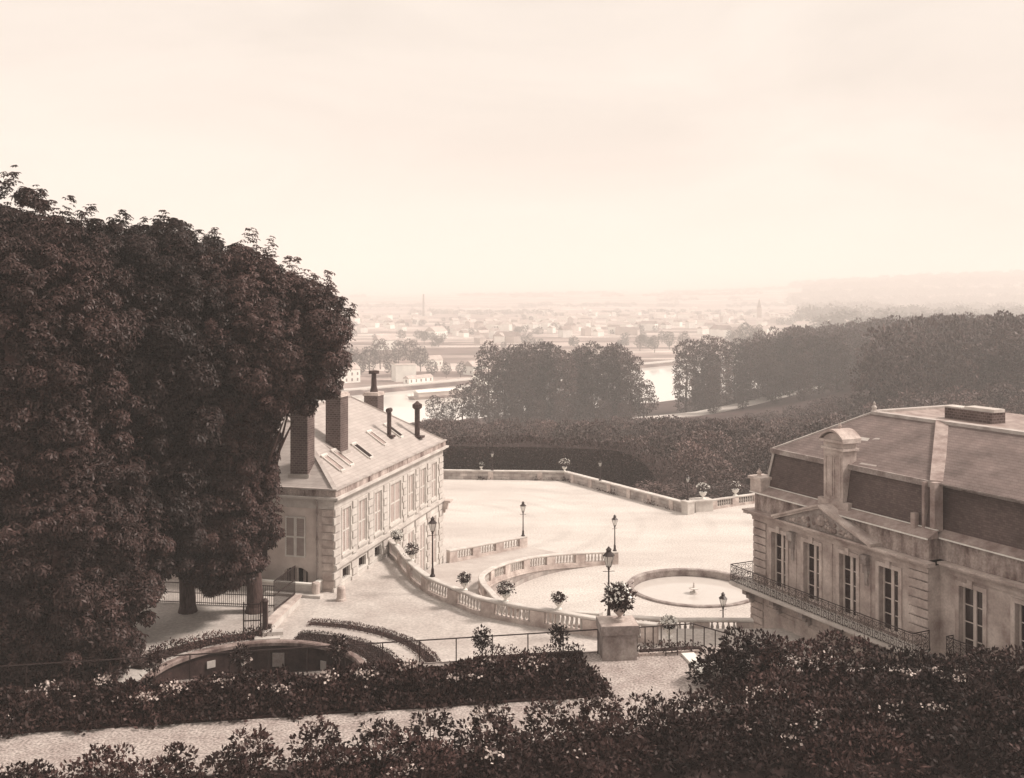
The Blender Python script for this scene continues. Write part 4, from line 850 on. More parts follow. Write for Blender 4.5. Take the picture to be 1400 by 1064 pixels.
MB().lathe([(.30, 0), (.30, .12), (.26, .14), (.25, .72), (.20, .82), (.08, .86)], n=18).build('shaft', M['stone'], root)
# ------------------------------------------------------------------ semicircular sunk parapet and garden borders
def arc_pts(r, a0, a1, n=48, z=0, c=SC): return [(c[0]+r*math.cos(R(a0+(a1-a0)*i/(n-1))), c[1]+r*math.sin(R(a0+(a1-a0)*i/(n-1))), z) for i in range(n)]
root = empty('sunken_court', (0, 0, 0), 0, 'half-round sunken court with dark walls and pale niches beyond the garden railing', 'sunken court')
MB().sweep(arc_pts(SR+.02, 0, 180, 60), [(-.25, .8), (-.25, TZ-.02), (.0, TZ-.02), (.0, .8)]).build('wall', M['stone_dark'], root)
MB().sweep(arc_pts(SR+.05, 0, 180, 60), [(-.24, TZ-.015), (-.24, TZ+.14), (-.18, TZ+.2), (.1, TZ+.2), (.16, TZ+.14), (.16, TZ-.015)]).build('coping', M['stone_w'], root)
MB().poly([(p[0], p[1]) for p in arc_pts(SR, 0, 180, 40)], .6, .9).build('floor', M['soil'], root)
for a0, a1, m__, z0_, z1_ in ((127, 132, 'stone_l', 3.15, 3.5), (109.5, 112, 'stone_l', 2.95, 3.5), (87, 94, 'stone_d', 2.8, 3.5), (59.5, 63.5, 'stone_l', 2.85, 3.3)):
    MB().sweep(arc_pts(SR-.03, a0, a1, 6), [(-.0, z0_), (-.0, z1_), (.04, z1_), (.04, z0_)]).build('niche_panel', M[m__], root)
def leafy_strip(name, pts, wd, h, label, leaf=.12, dens=210, cat='hedge', m_='leaf_hedge', kind=None, rough=.11):
    """clipped strip of planting: a body of soil/stems and a skin of leaves"""
    root = empty(name, (0, 0, 0), 0, label, cat); P_, Ln = resample(pts, .3); T = [tuple(p) for p in P_]
    MB().sweep(T, [(-wd/2+.12, -.05), (-wd/2+.14, max(.02, h-.12)), (wd/2-.14, max(.02, h-.12)), (wd/2-.12, -.05)]).build('stems', M['soil'], root)
    n = int(Ln*(wd+2*h)*dens); s = rng.random(n)*(len(P_)-1.001); i = s.astype(int); fr_ = (s-i)[:, None]
    A = np.array(T); Q = A[i]*(1-fr_)+A[i+1]*fr_; D = A[i+1]-A[i]; D /= np.linalg.norm(D, axis=1, keepdims=True); Nn = np.stack([-D[:, 1], D[:, 0], np.zeros(n)], 1)
    u = rng.random(n)*(wd+2*h); o = np.where(u < h, -wd/2, np.where(u > wd+h, wd/2, u-h-wd/2)); zz = np.where(u < h, u, np.where(u > wd+h, wd+2*h-u, h))
    out_ = np.where((u < h)[:, None], -Nn, np.where((u > wd+h)[:, None], Nn, np.array([0, 0, 1.])))
    nz_ = np.sin(Q[:, 0]*2.3)*np.cos(Q[:, 1]*1.9)*rough
    P2 = Q+Nn*o[:, None]+np.stack([np.zeros(n), np.zeros(n), zz+nz_], 1)+rng.normal(size=(n, 3))*rough*.6
    quads_mesh('leaves', leaf_quads(P2, leaf, outward=out_), M[m_], root); return root
leafy_strip('box_edging', arc_pts(8.35, 12, 84, z=TZ), .8, .13, 'outer dark clipped box edging curving beside the pale garden path', leaf=.08, dens=380, rough=.035)
leafy_strip('box_edging', arc_pts(6.2, 8, 84, z=TZ), 1.55, .09, 'broad inner dark planting band curving round the half-round sunken court', leaf=.08, dens=330, rough=.03)
leafy_strip('box_edging', arc_pts(6.3, 96, 165, z=TZ), .9, .3, 'dark straggling border below the gravel under the chestnuts', rough=.14)
# ------------------------------------------------------------------ front garden at z = 7
GZ = 7.0
mb = MB(); mb.poly([(-40, 36.6), (-30, 36.4), (-19, 38.3), (3.6, 42.7), (9.0, 43.4), (13, 41), (40, 41), (40, 18), (-40, 18)], -4, GZ); mb.build('garden_path', M['path'])['kind'] = 'structure'
def railing(p, q, z, h, n, label, q_drop=0., mesh=False):
    root = empty('iron_railing', (p[0], p[1], z), math.atan2(q[1]-p[1], q[0]-p[0]), label, 'railing'); Ln = math.hypot(q[0]-p[0], q[1]-p[1])
    MB().tube((0, 0, h), (Ln, 0, h-q_drop), .028, n=8).build('top_rail', M['iron'], root)
    MB().tube((0, 0, .06), (Ln, 0, .06-q_drop), .018, n=6).build('bottom_rail', M['iron'], root)
    pm = None
    for k in range(n+1):
        t = k/n; MB().tube((Ln*t, 0, -q_drop*t-.2), (Ln*t, 0, h-q_drop*t), .024, n=6).build('post', M['iron'], root)
    if mesh:
        wm = MB()
        for k in range(int(Ln/.16)): wm.tube((k*.16, 0, .06), (k*.16, 0, h), .0028, n=3, cap=False)
        for k in range(1, 6): wm.tube((0, 0, h*k/6), (Ln, 0, h*k/6), .0028, n=3, cap=False)
        wm.build('wire_mesh', M['iron_g'], root)
    return root
railing((-24, 37.3), (3.55, 42.35), GZ, 1.0, 19, 'long thin iron railing along the garden edge before the terrace')
railing((5.2, 42.6), (7.62, 43.1), GZ, 1.0, 7, 'short level iron railing beside the flower-topped pedestal')
railing((7.62, 43.1), (10.0, 43.3), GZ, 1.0, 5, 'sloping iron stair railing going down into the dark shrubs', q_drop=.75)
# pedestal with a flowering urn
root = empty('stone_pedestal', (4.33, 42.15, GZ), R(4), 'massive square stone pedestal with overhanging slab at the garden railing', 'pedestal')
MB().box(-.70, .70, -.62, .6, -.1, 1.05).build('body', M['stone_d'], root)
MB().frustum(-.78, .78, -.7, .68, 1.054, -.78, .78, -.7, .68, 1.42).build('slab', M['stone_d'], root)
MB().frustum(-.76, .76, -.68, .66, 1.424, -.6, .6, -.5, .5, 1.47).build('slab_top', M['stone'], root)
pl = urn(4.42, 42.1, GZ+1.47, 'grey urn with a ball of dark leaves and white blossoms on the massive pedestal', 1.0, .62, .13, 'stone', leaf=.17, nleaf=900, squash=.86)
# bed hedge between railing and path
def bed(corners, z, h, label, n, leaf, m_, lump=.34, name='flower_bed'):
    """planted bed on a quadrilateral: soil and a leafy mass"""
    a, b, c, d = [np.array(q, float) for q in corners]; root = empty(name, (0, 0, z), 0, label, 'flower bed')
    cen = (a+b+c+d)/4; MB().poly([tuple(cen+(q-cen)*np.array([.99, .93])) for q in (a, b, c, d)], -.05, .07).build('soil', M['soil'], root)
    u = rng.random(n)[:, None]; v = rng.random(n)[:, None]; P = (a*(1-u)+b*u)*(1-v)+(d*(1-u)+c*u)*v; P = P+rng.normal(size=P.shape)*.10+np.concatenate([np.sin(P[:, 1:2]*5+P[:, 0:1])*.12, np.sin(P[:, 0:1]*2.7)*.16+np.sin(P[:, 0:1]*6.1)*.08], 1)
    ed = np.minimum(np.minimum(u*14, (1-u)*14), np.minimum(v*3, (1-v)*3))[:, 0]
    hh = h*np.clip(ed*1.1, .12, 1)**.6*(1+lump*(np.sin(P[:, 0]*3.1)*np.cos(P[:, 1]*4.3)+np.sin(P[:, 0]*1.3+2)*.8+np.sin(P[:, 0]*7+P[:, 1]*5)*.5))
    z_ = hh*(1-rng.random(n)**2.2*.75)
    P3 = np.concatenate([P, z_[:, None]], 1)
    quads_mesh('leaves', leaf_quads(P3, leaf, up=.4, outward=np.tile([0, 0, .6], (n, 1))), M[m_], root)
    nf = n//900; k = rng.integers(0, n, nf); Q = P3[k]; Q[:, 2] = hh[k]+.05; cl = np.repeat(Q, 4, 0)+rng.normal(size=(nf*4, 3))*.05
    quads_mesh('blossoms', leaf_quads(cl, .09, aspect=.95), M['petal_p'], root)
    return root
bed([(-22, 33.6), (3.7, 37.9), (2.75, 41.3), (-22, 36.9)], GZ, .62, 'long dark flower bed with scattered white blooms between the railing and garden path', 42000, .17, 'leaf_bush')
# looser rose bushes rising out of the bed
for k in range(13):
    u = (k+.5)/13; x = -19+21*u+random.uniform(-.5, .5); y = 35.9+2.9*u+random.uniform(-.7, 1.0); r = random.uniform(.35, .6); h = random.uniform(.75, 1.15)
    ROSES = ROSES+[(x, y, r, h)] if k else [(x, y, r, h)]
# standard roses
def standard_rose(x, y, z, h, r, label):
    root = empty('standard_rose', (x, y, z), 0, label, 'rose bush', 'standard roses')
    MB().tube((0, 0, -.1), (.03, 0, h-r*.6), .025, .018, n=6).build('stem', M['bark'], root)
    n = int(520*(r/.4)**2); d = rand_dirs(n); P = d*np.array([r, r, r*1.05])*rng.uniform(.25, 1.08, n)[:, None]+np.array([0, 0, h])
    quads_mesh('leaves', leaf_quads(P, .13, outward=d), M['leaf_pot'], root)
    d = rand_dirs(14); quads_mesh('blossoms', leaf_quads(d*r*1.02+np.array([0, 0, h]), .11, aspect=.9), M['petal_p'], root)
standard_rose(-1.22, 41.3, GZ, 1.0, .38, 'round standard rose on a thin stem before the railing, second from the pedestal')
standard_rose(1.9, 41.7, GZ, 1.0, .38, 'round standard rose before the railing, nearest the pedestal')
standard_rose(-6.8, 40.2, GZ, 1.0, .42, 'ragged standard rose before the end of the half-round sunken court')
standard_rose(-10.5, 39.6, GZ, .9, .38, 'wispy rose against the dark middle of the half-round sunken court')
standard_rose(-13.6, 38.9, GZ, 1.0, .4, 'dark standard rose near the low branches of the big chestnut')
# small things at the path head
leafy_strip('path_border', [(5.3, 42.35, GZ), (7.9, 42.75, GZ)], .5, .26, 'low dark planting along the foot of the short level railing', dens=170)
leafy_strip('path_border', [(-1.5, 41.35, GZ), (1.6, 41.9, GZ), (2.9, 42.1, GZ)], .5, .32, 'low leafy border along the foot of the long railing near the pedestal', dens=170, rough=.12)
root = empty('stone_kerb', (*at(934, 897, GZ), GZ), math.atan2(-1.9, .35), 'pale flat stone kerb at the stair head beside the dark shrubs', 'kerb'); MB().box(-.1, 2.1, -.05, .5, -.05, .09).build('slab', M['white'], root)
root = empty('edging_stone', (5.2, 42.0, GZ), R(9), 'thin stone edging between coarse gravel and low planting', 'edging'); MB().box(0, 2.6, 0, .14, -.05, .12).build('slab', M['stone'], root)
x, y = at(910, 897, GZ); root = empty('boot_scraper', (x, y, GZ), R(8), 'small black iron boot scraper at the edge of the coarse gravel', 'boot scraper')
m_ = MB(); m_.box(0, .03, 0, .03, -.05, .3); m_.box(.5, .53, 0, .03, -.05, .3); m_.build('post', M['iron'], root); m_ = MB(); m_.box(.03, .5, 0, .03, .2, .25); m_.box(.03, .5, .005, .02, .1, .13); m_.build('blade', M['iron'], root)
# ------------------------------------------------------------------ near shrubs
def shrub(x, y, z, r, h, label, group, flowers=0, leaf=.16, seed=0, dens=42, fl=None, name='garden_shrub'):
    root = empty(name, (x, y, z), 0, label, 'shrub', group); ell = lumpy((0, 0, h*.52), (r, r, h*.5), 13, r*.42, seed)
    P, N = ell_points(ell, dens, (.72, 1.06), .7, cut=lambda p: p[:, 2] > .02)
    P2 = P*1; 
    quads_mesh('leaves', leaf_quads(P2, leaf, outward=N, up=.35), M['leaf_bush'], root)
    sp = MB(); g = random.Random(seed)
    for k in range(7):
        a = g.uniform(0, 2*PI); sp.tube((0, 0, -.15), (math.cos(a)*r*.6, math.sin(a)*r*.6, h*g.uniform(.5, .85)), .03, .01, n=5)
    sp.build('stems', M['bark'], root)
    # upright shoots break the outline
    ns = int(10*r); sh = []
    for k in range(ns):
        a = g.uniform(0, 2*PI); q = g.uniform(.2, .85)*r; zt_ = h*(.52+.5*math.sqrt(max(0, 1-(q/r)**2)))
        hh = g.uniform(.15, .45); t = np.linspace(0, 1, 9)[:, None]; b0 = np.array([math.cos(a)*q, math.sin(a)*q, zt_-.1]); sh.append(b0+t*np.array([g.uniform(-.1, .1), g.uniform(-.1, .1), hh])+rng.normal(size=(9, 3))*.025)
    quads_mesh('foliage', leaf_quads(np.concatenate(sh), leaf*.85), M['leaf_bush'], root)
    if flowers:
        cen = fl if fl is not None else [(g.uniform(-.7, .7)*r, -g.uniform(.2, .7)*r) for _ in range(flowers)]
        F = []
        for (fx, fy) in cen:
            q = math.hypot(fx, fy)/r; zt_ = h*(.52+.5*math.sqrt(max(0, 1-min(.98, q)**2)))+.05; k = g.randint(2, 5)
            F.append(np.array([fx, fy, zt_])+rng.normal(size=(k*5, 3))*np.array([.16, .12, .07]))
        quads_mesh('blossoms', leaf_quads(np.concatenate(F), .10, aspect=.9), M['petal_p'], root)
    return root
gr = 'shrubs filling the near flower border'
# the big dark shrubs before the mansion
for i, (x, y, r, h, nf, lb_) in enumerate((
    (7.9, 39.0, 1.0, 1.55, 0, 'dense dark shrub closing the coarse gravel path at the pale kerb'),
    (9.3, 40.0, 1.25, 1.75, 0, 'tall dark shrub in front of the stair railing end'),
    (10.7, 38.2, 1.5, 2.2, 7, 'dark shrub with white flower heads in front of the mansion terrace'),
    (12.7, 38.6, 1.4, 2.1, 0, 'rounded dark shrub below the middle of the balcony'),
    (14.4, 36.6, 1.6, 2.25, 2, 'broad dark shrub with two pale blooms under the balcony end'),
    (16.5, 36.6, 1.6, 2.3, 2, 'high dark shrub before the wing windows'),
    (18.8, 36.0, 1.7, 2.45, 0, 'dark shrub in the picture corner beside the mansion wing'),
    (13.0, 34.2, 1.6, 1.9, 6, 'dark shrub with a slanting row of white blooms'),
    (9.0, 35.6, 1.4, 1.8, 5, 'dark shrub with pale faded flower heads beside the gravel'),
    (10.8, 34.0, 1.4, 1.7, 3, 'dark leafy shrub with a few faded flowers amid the near mass'),
    (16.2, 33.6, 1.7, 1.9, 1, 'low spreading dark shrub below the high one'))):
    shrub(x, y, GZ-.1, r, h*.80, lb_, 'dark shrubs massed before the mansion', nf, .17, seed=20+i, dens=75)
for k, (x, y, r, h) in enumerate(ROSES): shrub(x, y, GZ, r, h, 'loose rose bush with small pale blooms rising out of the long flower bed', 'rose bushes of the long flower bed', 3, .14, seed=120+k, dens=45, name='rose_bush')
row = [(-14.6, 30.6, .6, .85), (-12.4, 31.0, .8, 1.0), (-10.2, 31.0, .6, 1.15), (-8.0, 31.3, .8, 1.5), (-6.0, 31.7, .75, 1.7), (-4.2, 32.0, .8, 1.45), (-2.6, 32.5, .8, 1.65), (-.7, 32.7, .85, 1.75), (1.1, 33.2, .8, 1.6), (2.9, 33.7, .9, 1.75), (4.7, 34.0, .8, 1.5), (6.2, 34.6, .8, 1.35), (7.6, 35.8, .8, 1.25)]
lbs = ['small thin bush at the near end of the garden path', 'ragged dark bush by the shaded end of the garden path', 'low bush with a tall single shoot beside the path', 'leafy bush overhanging the garden path', 'tall bushy rose rising across the garden path', 'dark bush beside the pale gap of path grass', 'upright dark rose bush before the flower bed', 'dark rose bush with pale leaves before the bed', 'bushy dark rose before the end of the flower bed', 'tall rose bush hiding the path corner', 'dark rose bush below the flower bed end', 'spiky bush in front of the coarse gravel', 'slim dark bush beside the coarse gravel path']
for i, ((x, y, r, h), lb_) in enumerate(zip(row, lbs)): shrub(x, y, GZ-.1, r, h, lb_, gr, 2 if i % 2 else 1, .16, seed=50+i, dens=65)
low = [(-16.5, 29.8, 1.3, .8), (-13.8, 29.6, 1.3, .75), (-11, 29.8, 1.3, .85), (-8.4, 30.0, 1.3, .95), (-5.6, 30.2, 1.3, 1.1), (-2.8, 30.6, 1.4, 1.25), (0, 31.0, 1.4, 1.35), (2.8, 31.6, 1.4, 1.4), (5.5, 32.4, 1.4, 1.35), (8.2, 32.6, 1.4, 1.35), (10.9, 31.6, 1.5, 1.2), (13.8, 31.4, 1.5, 1.3), (16.8, 31.2, 1.5, 1.3)]
for i, (x, y, r, h) in enumerate(low): shrub(x, y, GZ-.1, r, h, 'low dark leafy plant along the very front of the flower border', 'low plants along the front of the border', ((i*7) % 4 if i < 10 else 0), .16, seed=80+i, dens=60, name='border_plant')
mb = MB(); mb.poly([(-30, 24), (30, 24), (30, 33.0), (9, 36.2), (6.5, 35.6), (4.8, 34.8), (2, 34.3), (0, 33.4), (-3, 33.0), (-6, 32.2), (-9, 31.7), (-13, 31.2), (-20, 30.4), (-30, 29.3)], GZ-.2, GZ+.03); mb.build('border_soil', M['soil'])['kind'] = 'structure'
mb = MB(); mb.poly([(8.3, 33), (30, 33), (30, 40.3), (9.5, 40.3), (8.0, 39.4)], GZ-.2, GZ+.034); mb.build('shrubbery_soil', M['soil'])['kind'] = 'structure'
# ------------------------------------------------------------------ chestnuts
def chestnut(x, y, z, tr, th, ells, label, dens=36, seed=0, size=.215, cut=None):
    root = empty('chestnut_tree', (x, y, z), 0, label, 'tree', 'old chestnut trees by the building')
    c = np.mean([e_[0] for e_ in ells], axis=0); r = np.max([e_[1] for e_ in ells], axis=0)
    trunk_mb(th, tr, c, r, 9, seed).build('trunk', M['bark'], root, smooth=True)
    full = []
    for i, (cc, rr) in enumerate(ells):
        full += lumpy(cc, rr, 34, min(rr)*.24, seed*10+i); g_ = np.random.default_rng(seed*10+i+5)
        for k in range(70):
            d = g_.normal(size=3); d /= np.linalg.norm(d); q = g_.uniform(.3, .6); full.append((np.array(cc)+d*np.array(rr)*g_.uniform(.92, 1.03), np.array([q, q, q*.8])))
    P, N = ell_points(full, dens, (.78, 1.05), .80, cut)
    SP = []; SN = []; g_ = np.random.default_rng(seed+77)
    for cc, rr in ells:
        for k in range(int(11*rr[0])):
            d = g_.normal(size=3); d[2] = abs(d[2])*.9+.1; d /= np.linalg.norm(d); b0 = np.array(cc)+d*np.array(rr)*1.0; up_ = d*.6+np.array([0, 0, .7]); ln = g_.uniform(.35, 1.05)
            for t in np.linspace(.0, 1, 20): SP.append(b0+up_*ln*t+g_.normal(size=3)*.24*(1.2-t)); SN.append(d)
    V_ = np.concatenate([palm_quads(P, size, N), palm_quads(np.array(SP), size*.95, np.array(SN))])
    cr_ = quads_mesh('crown', V_, M['leaf_ch'], root)
    # inner foliage: larger, sparse leaves that close the crown
    Q = np.concatenate([np.array(cc)+rand_dirs(int(260*rr[0]))*np.array(rr)*rng.uniform(.35, .72, int(260*rr[0]))[:, None] for cc, rr in ells])
    quads_mesh('inner_leaves', leaf_quads(Q, .9, aspect=.8), M['leaf_ch'], root)
    return root
T1 = (-14.5, 57.8); T2 = (-18.3, 57.8)
def ab(o, *els): return [((c[0]-o[0], c[1]-o[1], c[2]-o[2]), r) for c, r in els]
o = (T1[0], T1[1], TZ); chestnut(*o, .44, 5.0, ab(o, ((-13.7, 55.4, 19.1), (4.9, 4.3, 4.6)), ((-15.8, 55.4, 19.8), (4.4, 4.2, 4.6)), ((-15.7, 56, 13.2), (2.7, 3.6, 4.4)), ((-15.9, 56.2, 8.9), (2.9, 3.4, 3.0))), 'big dark chestnut whose trunk stands nearer the building corner', seed=3)
o = (T2[0], T2[1], TZ); chestnut(*o, .42, 5.0, ab(o, ((-19.4, 55.0, 20.6), (5.0, 4.4, 5.0)), ((-19.0, 56, 12.2), (4.0, 4.2, 5.4)), ((-18.4, 52.2, 18.2), (4.6, 4.0, 5.4)), ((-21.9, 53, 21.6), (3.3, 3.5, 4.2)), ((-18.6, 52.6, 11.8), (3.2, 3.4, 4.6))), 'big dark chestnut on the farther trunk from the building corner', seed=4)
o = (-20.9, 47.0, TZ-.5); chestnut(*o, .5, 4.5, ab(o, ((-22.6, 47, 19.0), (5.2, 4.3, 6.6)), ((-20.6, 47, 9.8), (4.3, 4.0, 7.0)), ((-23.4, 46.2, 7.2), (5.2, 4, 5))), 'nearest chestnut with branches hanging to the ground beside the terrace gravel', seed=5)
o = (-25.6, 51.5, TZ-.5); chestnut(*o, .5, 5, ab(o, ((-25.0, 51.5, 20.6), (4.4, 4.4, 6.4)), ((-24.6, 50, 9), (4.6, 5, 6))), 'tall chestnut whose pale ragged top rises highest at the edge', seed=6)
# ------------------------------------------------------------------ wood, hedge, park trees
def generic_tree_meshes(n, r, h, th, leaf, dens, lump, matn, tall=1.0, seed=0):
    res = []
    for i in range(n):
        g = random.Random(seed+i)
        ell = lumpy((0, 0, th+h*.5), (r, r, h*.5), 16, r*.42, seed+i)
        P, N = ell_points(ell, dens, (.74, 1.06), .74)
        o = quads_mesh('crown', leaf_quads(P, leaf, outward=N, up=.5), M[matn]); me1 = o.data; bpy.data.objects.remove(o)
        t = trunk_mb(th+h*.25, max(.18, r*.07), (0, 0, th+h*.5), (r, r, h*.5), 5, seed+i).build('trunk', M['bark']); me2 = t.data; bpy.data.objects.remove(t)
        res.append((me1, me2))
    return res
def tall_tree_meshes(n, seed=0):
    """tall riverside tree: several stacked clumps with gaps, on a visible stem"""
    res = []
    for i in range(n):
        g = np.random.default_rng(seed+i); ell = []
        for k in range(15):
            t = k/14; z = 3+t*21; rr = 3.5*(.55+.6*math.sin(PI*min(1, .18+t*.72))); a = k*2.4; off = g.uniform(.8, 2.6)*(.5+.6*t)
            ell.append((np.array([math.cos(a)*off, math.sin(a)*off, z]), np.array([rr, rr, rr*.75])*g.uniform(.75, 1.1)))
        P, N = ell_points(ell, 4.2, (.55, 1.08), .68)
        o = quads_mesh('crown', leaf_quads(P, .75, outward=N, up=.5), M['leaf_far']); me1 = o.data; bpy.data.objects.remove(o)
        t = trunk_mb(14, .42, (0, 0, 16), (4, 4, 9), 6, seed+i).build('trunk', M['bark']); me2 = t.data; bpy.data.objects.remove(t); res.append((me1, me2))
    return res
def plant_tree(name, meshes, x, y, z, s, label, cat, group, rz_=None, sz=None):
    m1, m2 = random.choice(meshes); root = empty(name, (x, y, z), random.uniform(0, 6.28) if rz_ is None else rz_, label, cat, group)
    root.scale = (s, s, sz if sz else s)
    link_mesh('crown', m1, root); link_mesh('trunk', m2, root); return root
wood = generic_tree_meshes(6, 4.1, 6.8, 2.0, .42, 8.5, 1, 'leaf_wood', seed=100)
park = generic_tree_meshes(3, 5.2, 15, 4, .85, 2.2, 1, 'leaf_far', seed=200)
tall = tall_tree_meshes(4, seed=300)
# clipped hedge along the far wall
def big_hedge(pts, wd, h0, label, dens=26, leaf=.30):
    root = empty('clipped_hedge', (0, 0, 0), 0, label, 'hedge'); T = [tuple(p) for p in resample(pts, 1.0)[0]]
    MB().sweep(T, [(-wd/2+.35, -h0), (-wd/2+.35, -.35), (wd/2-.35, -.35), (wd/2-.35, -h0)]).build('stems', M['soil'], root)
    A = np.array(T); Ln = np.linalg.norm(A[1:]-A[:-1], axis=1).sum(); n = int(Ln*(wd+2*h0)*dens); s = rng.random(n)*(len(T)-1.001); i = s.astype(int); f = (s-i)[:, None]
    Q = A[i]*(1-f)+A[i+1]*f; D = A[i+1]-A[i]; D /= np.linalg.norm(D, axis=1, keepdims=True); Nn = np.stack([-D[:, 1], D[:, 0], 0*D[:, 0]], 1)
    u = rng.random(n)*(wd+2*h0); o = np.where(u < h0, -wd/2, np.where(u > wd+h0, wd/2, u-h0-wd/2)); zz = np.where(u < h0, u-h0, np.where(u > wd+h0, wd+h0-u, 0))
    out_ = np.where((u < h0)[:, None], -Nn, np.where((u > wd+h0)[:, None], Nn, np.array([0, 0, 1.])))
    P = Q+Nn*o[:, None]; P[:, 2] += zz+np.sin(P[:, 0]*.9)*.12+np.sin(P[:, 0]*.37+1)*.15; P += rng.normal(size=(n, 3))*.14
    quads_mesh('leaves', leaf_quads(P, leaf, outward=out_, up=.3), M['leaf_hedge'], root)
big_hedge([(-36, 127.5, 3.4), (-12, 127.5, 3.4), (2, 127, 3.3), (9, 126.5, 3.2), (13.5, 125.8, 3.0), (16.5, 124.4, 2.2), (18.6, 122, .6), (19.6, 119, -1.5)], 5.0, 9, 'dark clipped hedge like a wall behind the far side of the court')
# wood between court and river
cand = []
y = 108
while y < 330:
    step = 8.2 if y < 170 else 8.0
    x0 = -70 if y > 131 else 16; x = x0
    while x < y*.62:
        cand.append((x+random.uniform(-1.3, 1.3), y+random.uniform(-1.3, 1.3))); x += step*(1.0 if y < 200 else 1.2)
    y += step*.9
placed = 0; wood_list = []
for (x, y) in cand:
    # keep clear of the court wall line and the walk by the river
    if y > 215: continue
    if y < 131 and x < (17.2+(y-101.2)*(-11.1/17.7))+5.5 and y < 124: continue
    if y < 132 and x < 16: continue
    if x > 17 and y < 112 and x < 34: continue
    if y < 116 and x > 30: continue
    px_ = 700+x/y*1400
    if px_ < 575 or px_ > 1440: continue
    gz = ground_z(x, y); 
    if y > 300 and 20 < x < 120: continue
    wood_list.append((x, y, gz))
wood_list.sort(key=lambda p: p[1])
def wood_top(x, y): return float(np.interp(y, [105, 125, 150, 200, 260, 330], [.2, 1.0, .6, -4.6, -11.2, -19.4]))+sstep(15, 34, x)*.5+sstep(60, 110, x)*sstep(150, 240, y)*8
# the canopy is kept to a falling plane as the photograph shows it
for (x, y, gz) in wood_list:
    top = wood_top(x, y)
    h = top-gz
    if h < 3.2: h = 3.2
    s = h/8.8*random.choice((.7, .82, .92, 1.0, 1.1, 1.18)); 
    plant_tree('wood_tree', wood, x, y, gz-.3, min(1.5, max(.85, s*.95)), 'leafy round tree in the wood sloping from the court to the river', 'tree', 'trees of the wood below the court', sz=s)
    placed += 1
fsp = []
for (x, y) in cand:
    p_ = 700+x/y*1400
    if y <= 215 or p_ < 575 or p_ > 1440 or (y > 318 and 20 < x < 130) or y > near_bank(x)-12: continue
    gz = ground_z(x, y); tp = wood_top(x, y); h = max(3, tp-gz); fsp.append((x, y, gz-.3, (h/8.8*1.1, h/8.8*1.1, h/8.8*random.uniform(.85, 1.1)), random.randrange(5), random.uniform(0, 6)))
FOREST_LATER = fsp
# tall riverside rows
rowA = [(668, 0), (690, 4), (712, -3), (733, 5), (752, 0), (772, -4), (792, 5), (812, 2), (830, -2), (848, 3), (862, -2), (722, 14), (785, 16), (700, 22), (745, 24), (800, 22), (838, 20)]
for i, (px_, dy) in enumerate(rowA):
    d = 338+dy; x = (px_-700)/1400*d; top = CZ-(466+(0, 9, 3, 14, 1, 11, 5)[i % 7]-398)*d/1400; gz = ground_z(x, d)
    plant_tree('riverside_tree', tall, x, d, gz-.3, (top-gz)/26*1.0, 'tall ragged tree in the clump standing before the river bend', 'tree', 'tall trees clumped before the river')
rowB = [(938, 360, 463), (962, 366, 458), (985, 360, 460), (1005, 372, 462), (1027, 366, 462), (1050, 360, 464), (1072, 366, 458), (1095, 352, 456), (1120, 350, 452), (1145, 345, 450), (972, 376, 470), (1016, 380, 466), (1062, 374, 462), (955, 358, 512), (1080, 358, 500), (975, 345, 500), (1015, 348, 500), (1060, 345, 495), (1100, 340, 480)]
for i, (px_, d, ty) in enumerate(rowB):
    d += 16
    x = (px_-700)/1400*d; top = CZ-(ty-398)*d/1400; gz = ground_z(x, d)
    plant_tree('avenue_tree', tall, x, d, gz-.3, (top-gz)/26, 'tall tree of the avenue beside the pale riverside path', 'tree', 'avenue trees by the riverside path')
sm = [(596, 345, 540), (612, 340, 548), (632, 350, 525), (652, 348, 518), (646, 335, 552), (676, 330, 545), (705, 326, 548), (735, 326, 545), (768, 326, 545), (800, 326, 540), (825, 326, 545), (856, 326, 548), (880, 330, 520), (470, 372, 552), (530, 360, 572)]
for i, (px_, d, ty) in enumerate(sm):
    x = (px_-700)/1400*d; top = CZ-(ty-398)*d/1400; gz = ground_z(x, d)
    plant_tree('bushy_tree', park, x, d, gz-.3, max(.3, (top-gz)/19), 'rounded bushy tree at the foot of the tall riverside clump', 'tree', 'bushy trees by the near river bank')
# wooded hill to the side: one mass
def forest(name, spots, meshes, label, group=None):
    """many trees too dense to count, one object"""
    base = []
    for m1, _ in meshes:
        co = np.empty(len(m1.vertices)*3, np.float32); m1.vertices.foreach_get('co', co); base.append(co.reshape(-1, 4, 3))
    res = []
    for (x, y, z, s, k, a) in spots:
        b = base[k % len(base)]; ca, sa = math.cos(a), math.sin(a); q = b*np.array(s, np.float32); r_ = q.copy(); r_[..., 0] = q[..., 0]*ca-q[..., 1]*sa+x; r_[..., 1] = q[..., 0]*sa+q[..., 1]*ca+y; r_[..., 2] += z; res.append(r_)
    o = quads_mesh(name, np.concatenate(res), M['leaf_far']); tag(o, label, 'wood', None, 'stuff'); return o
forest('lower_wood', FOREST_LATER, generic_tree_meshes(5, 3.9, 6.6, 2.2, .75, 2.4, 1, 'leaf_far', seed=150), 'soft leafy wood between the nearer trees and the river')
coarse = generic_tree_meshes(3, 5.2, 14, 3, .85, 2.1, 1, 'leaf_far', seed=400)
sp = []
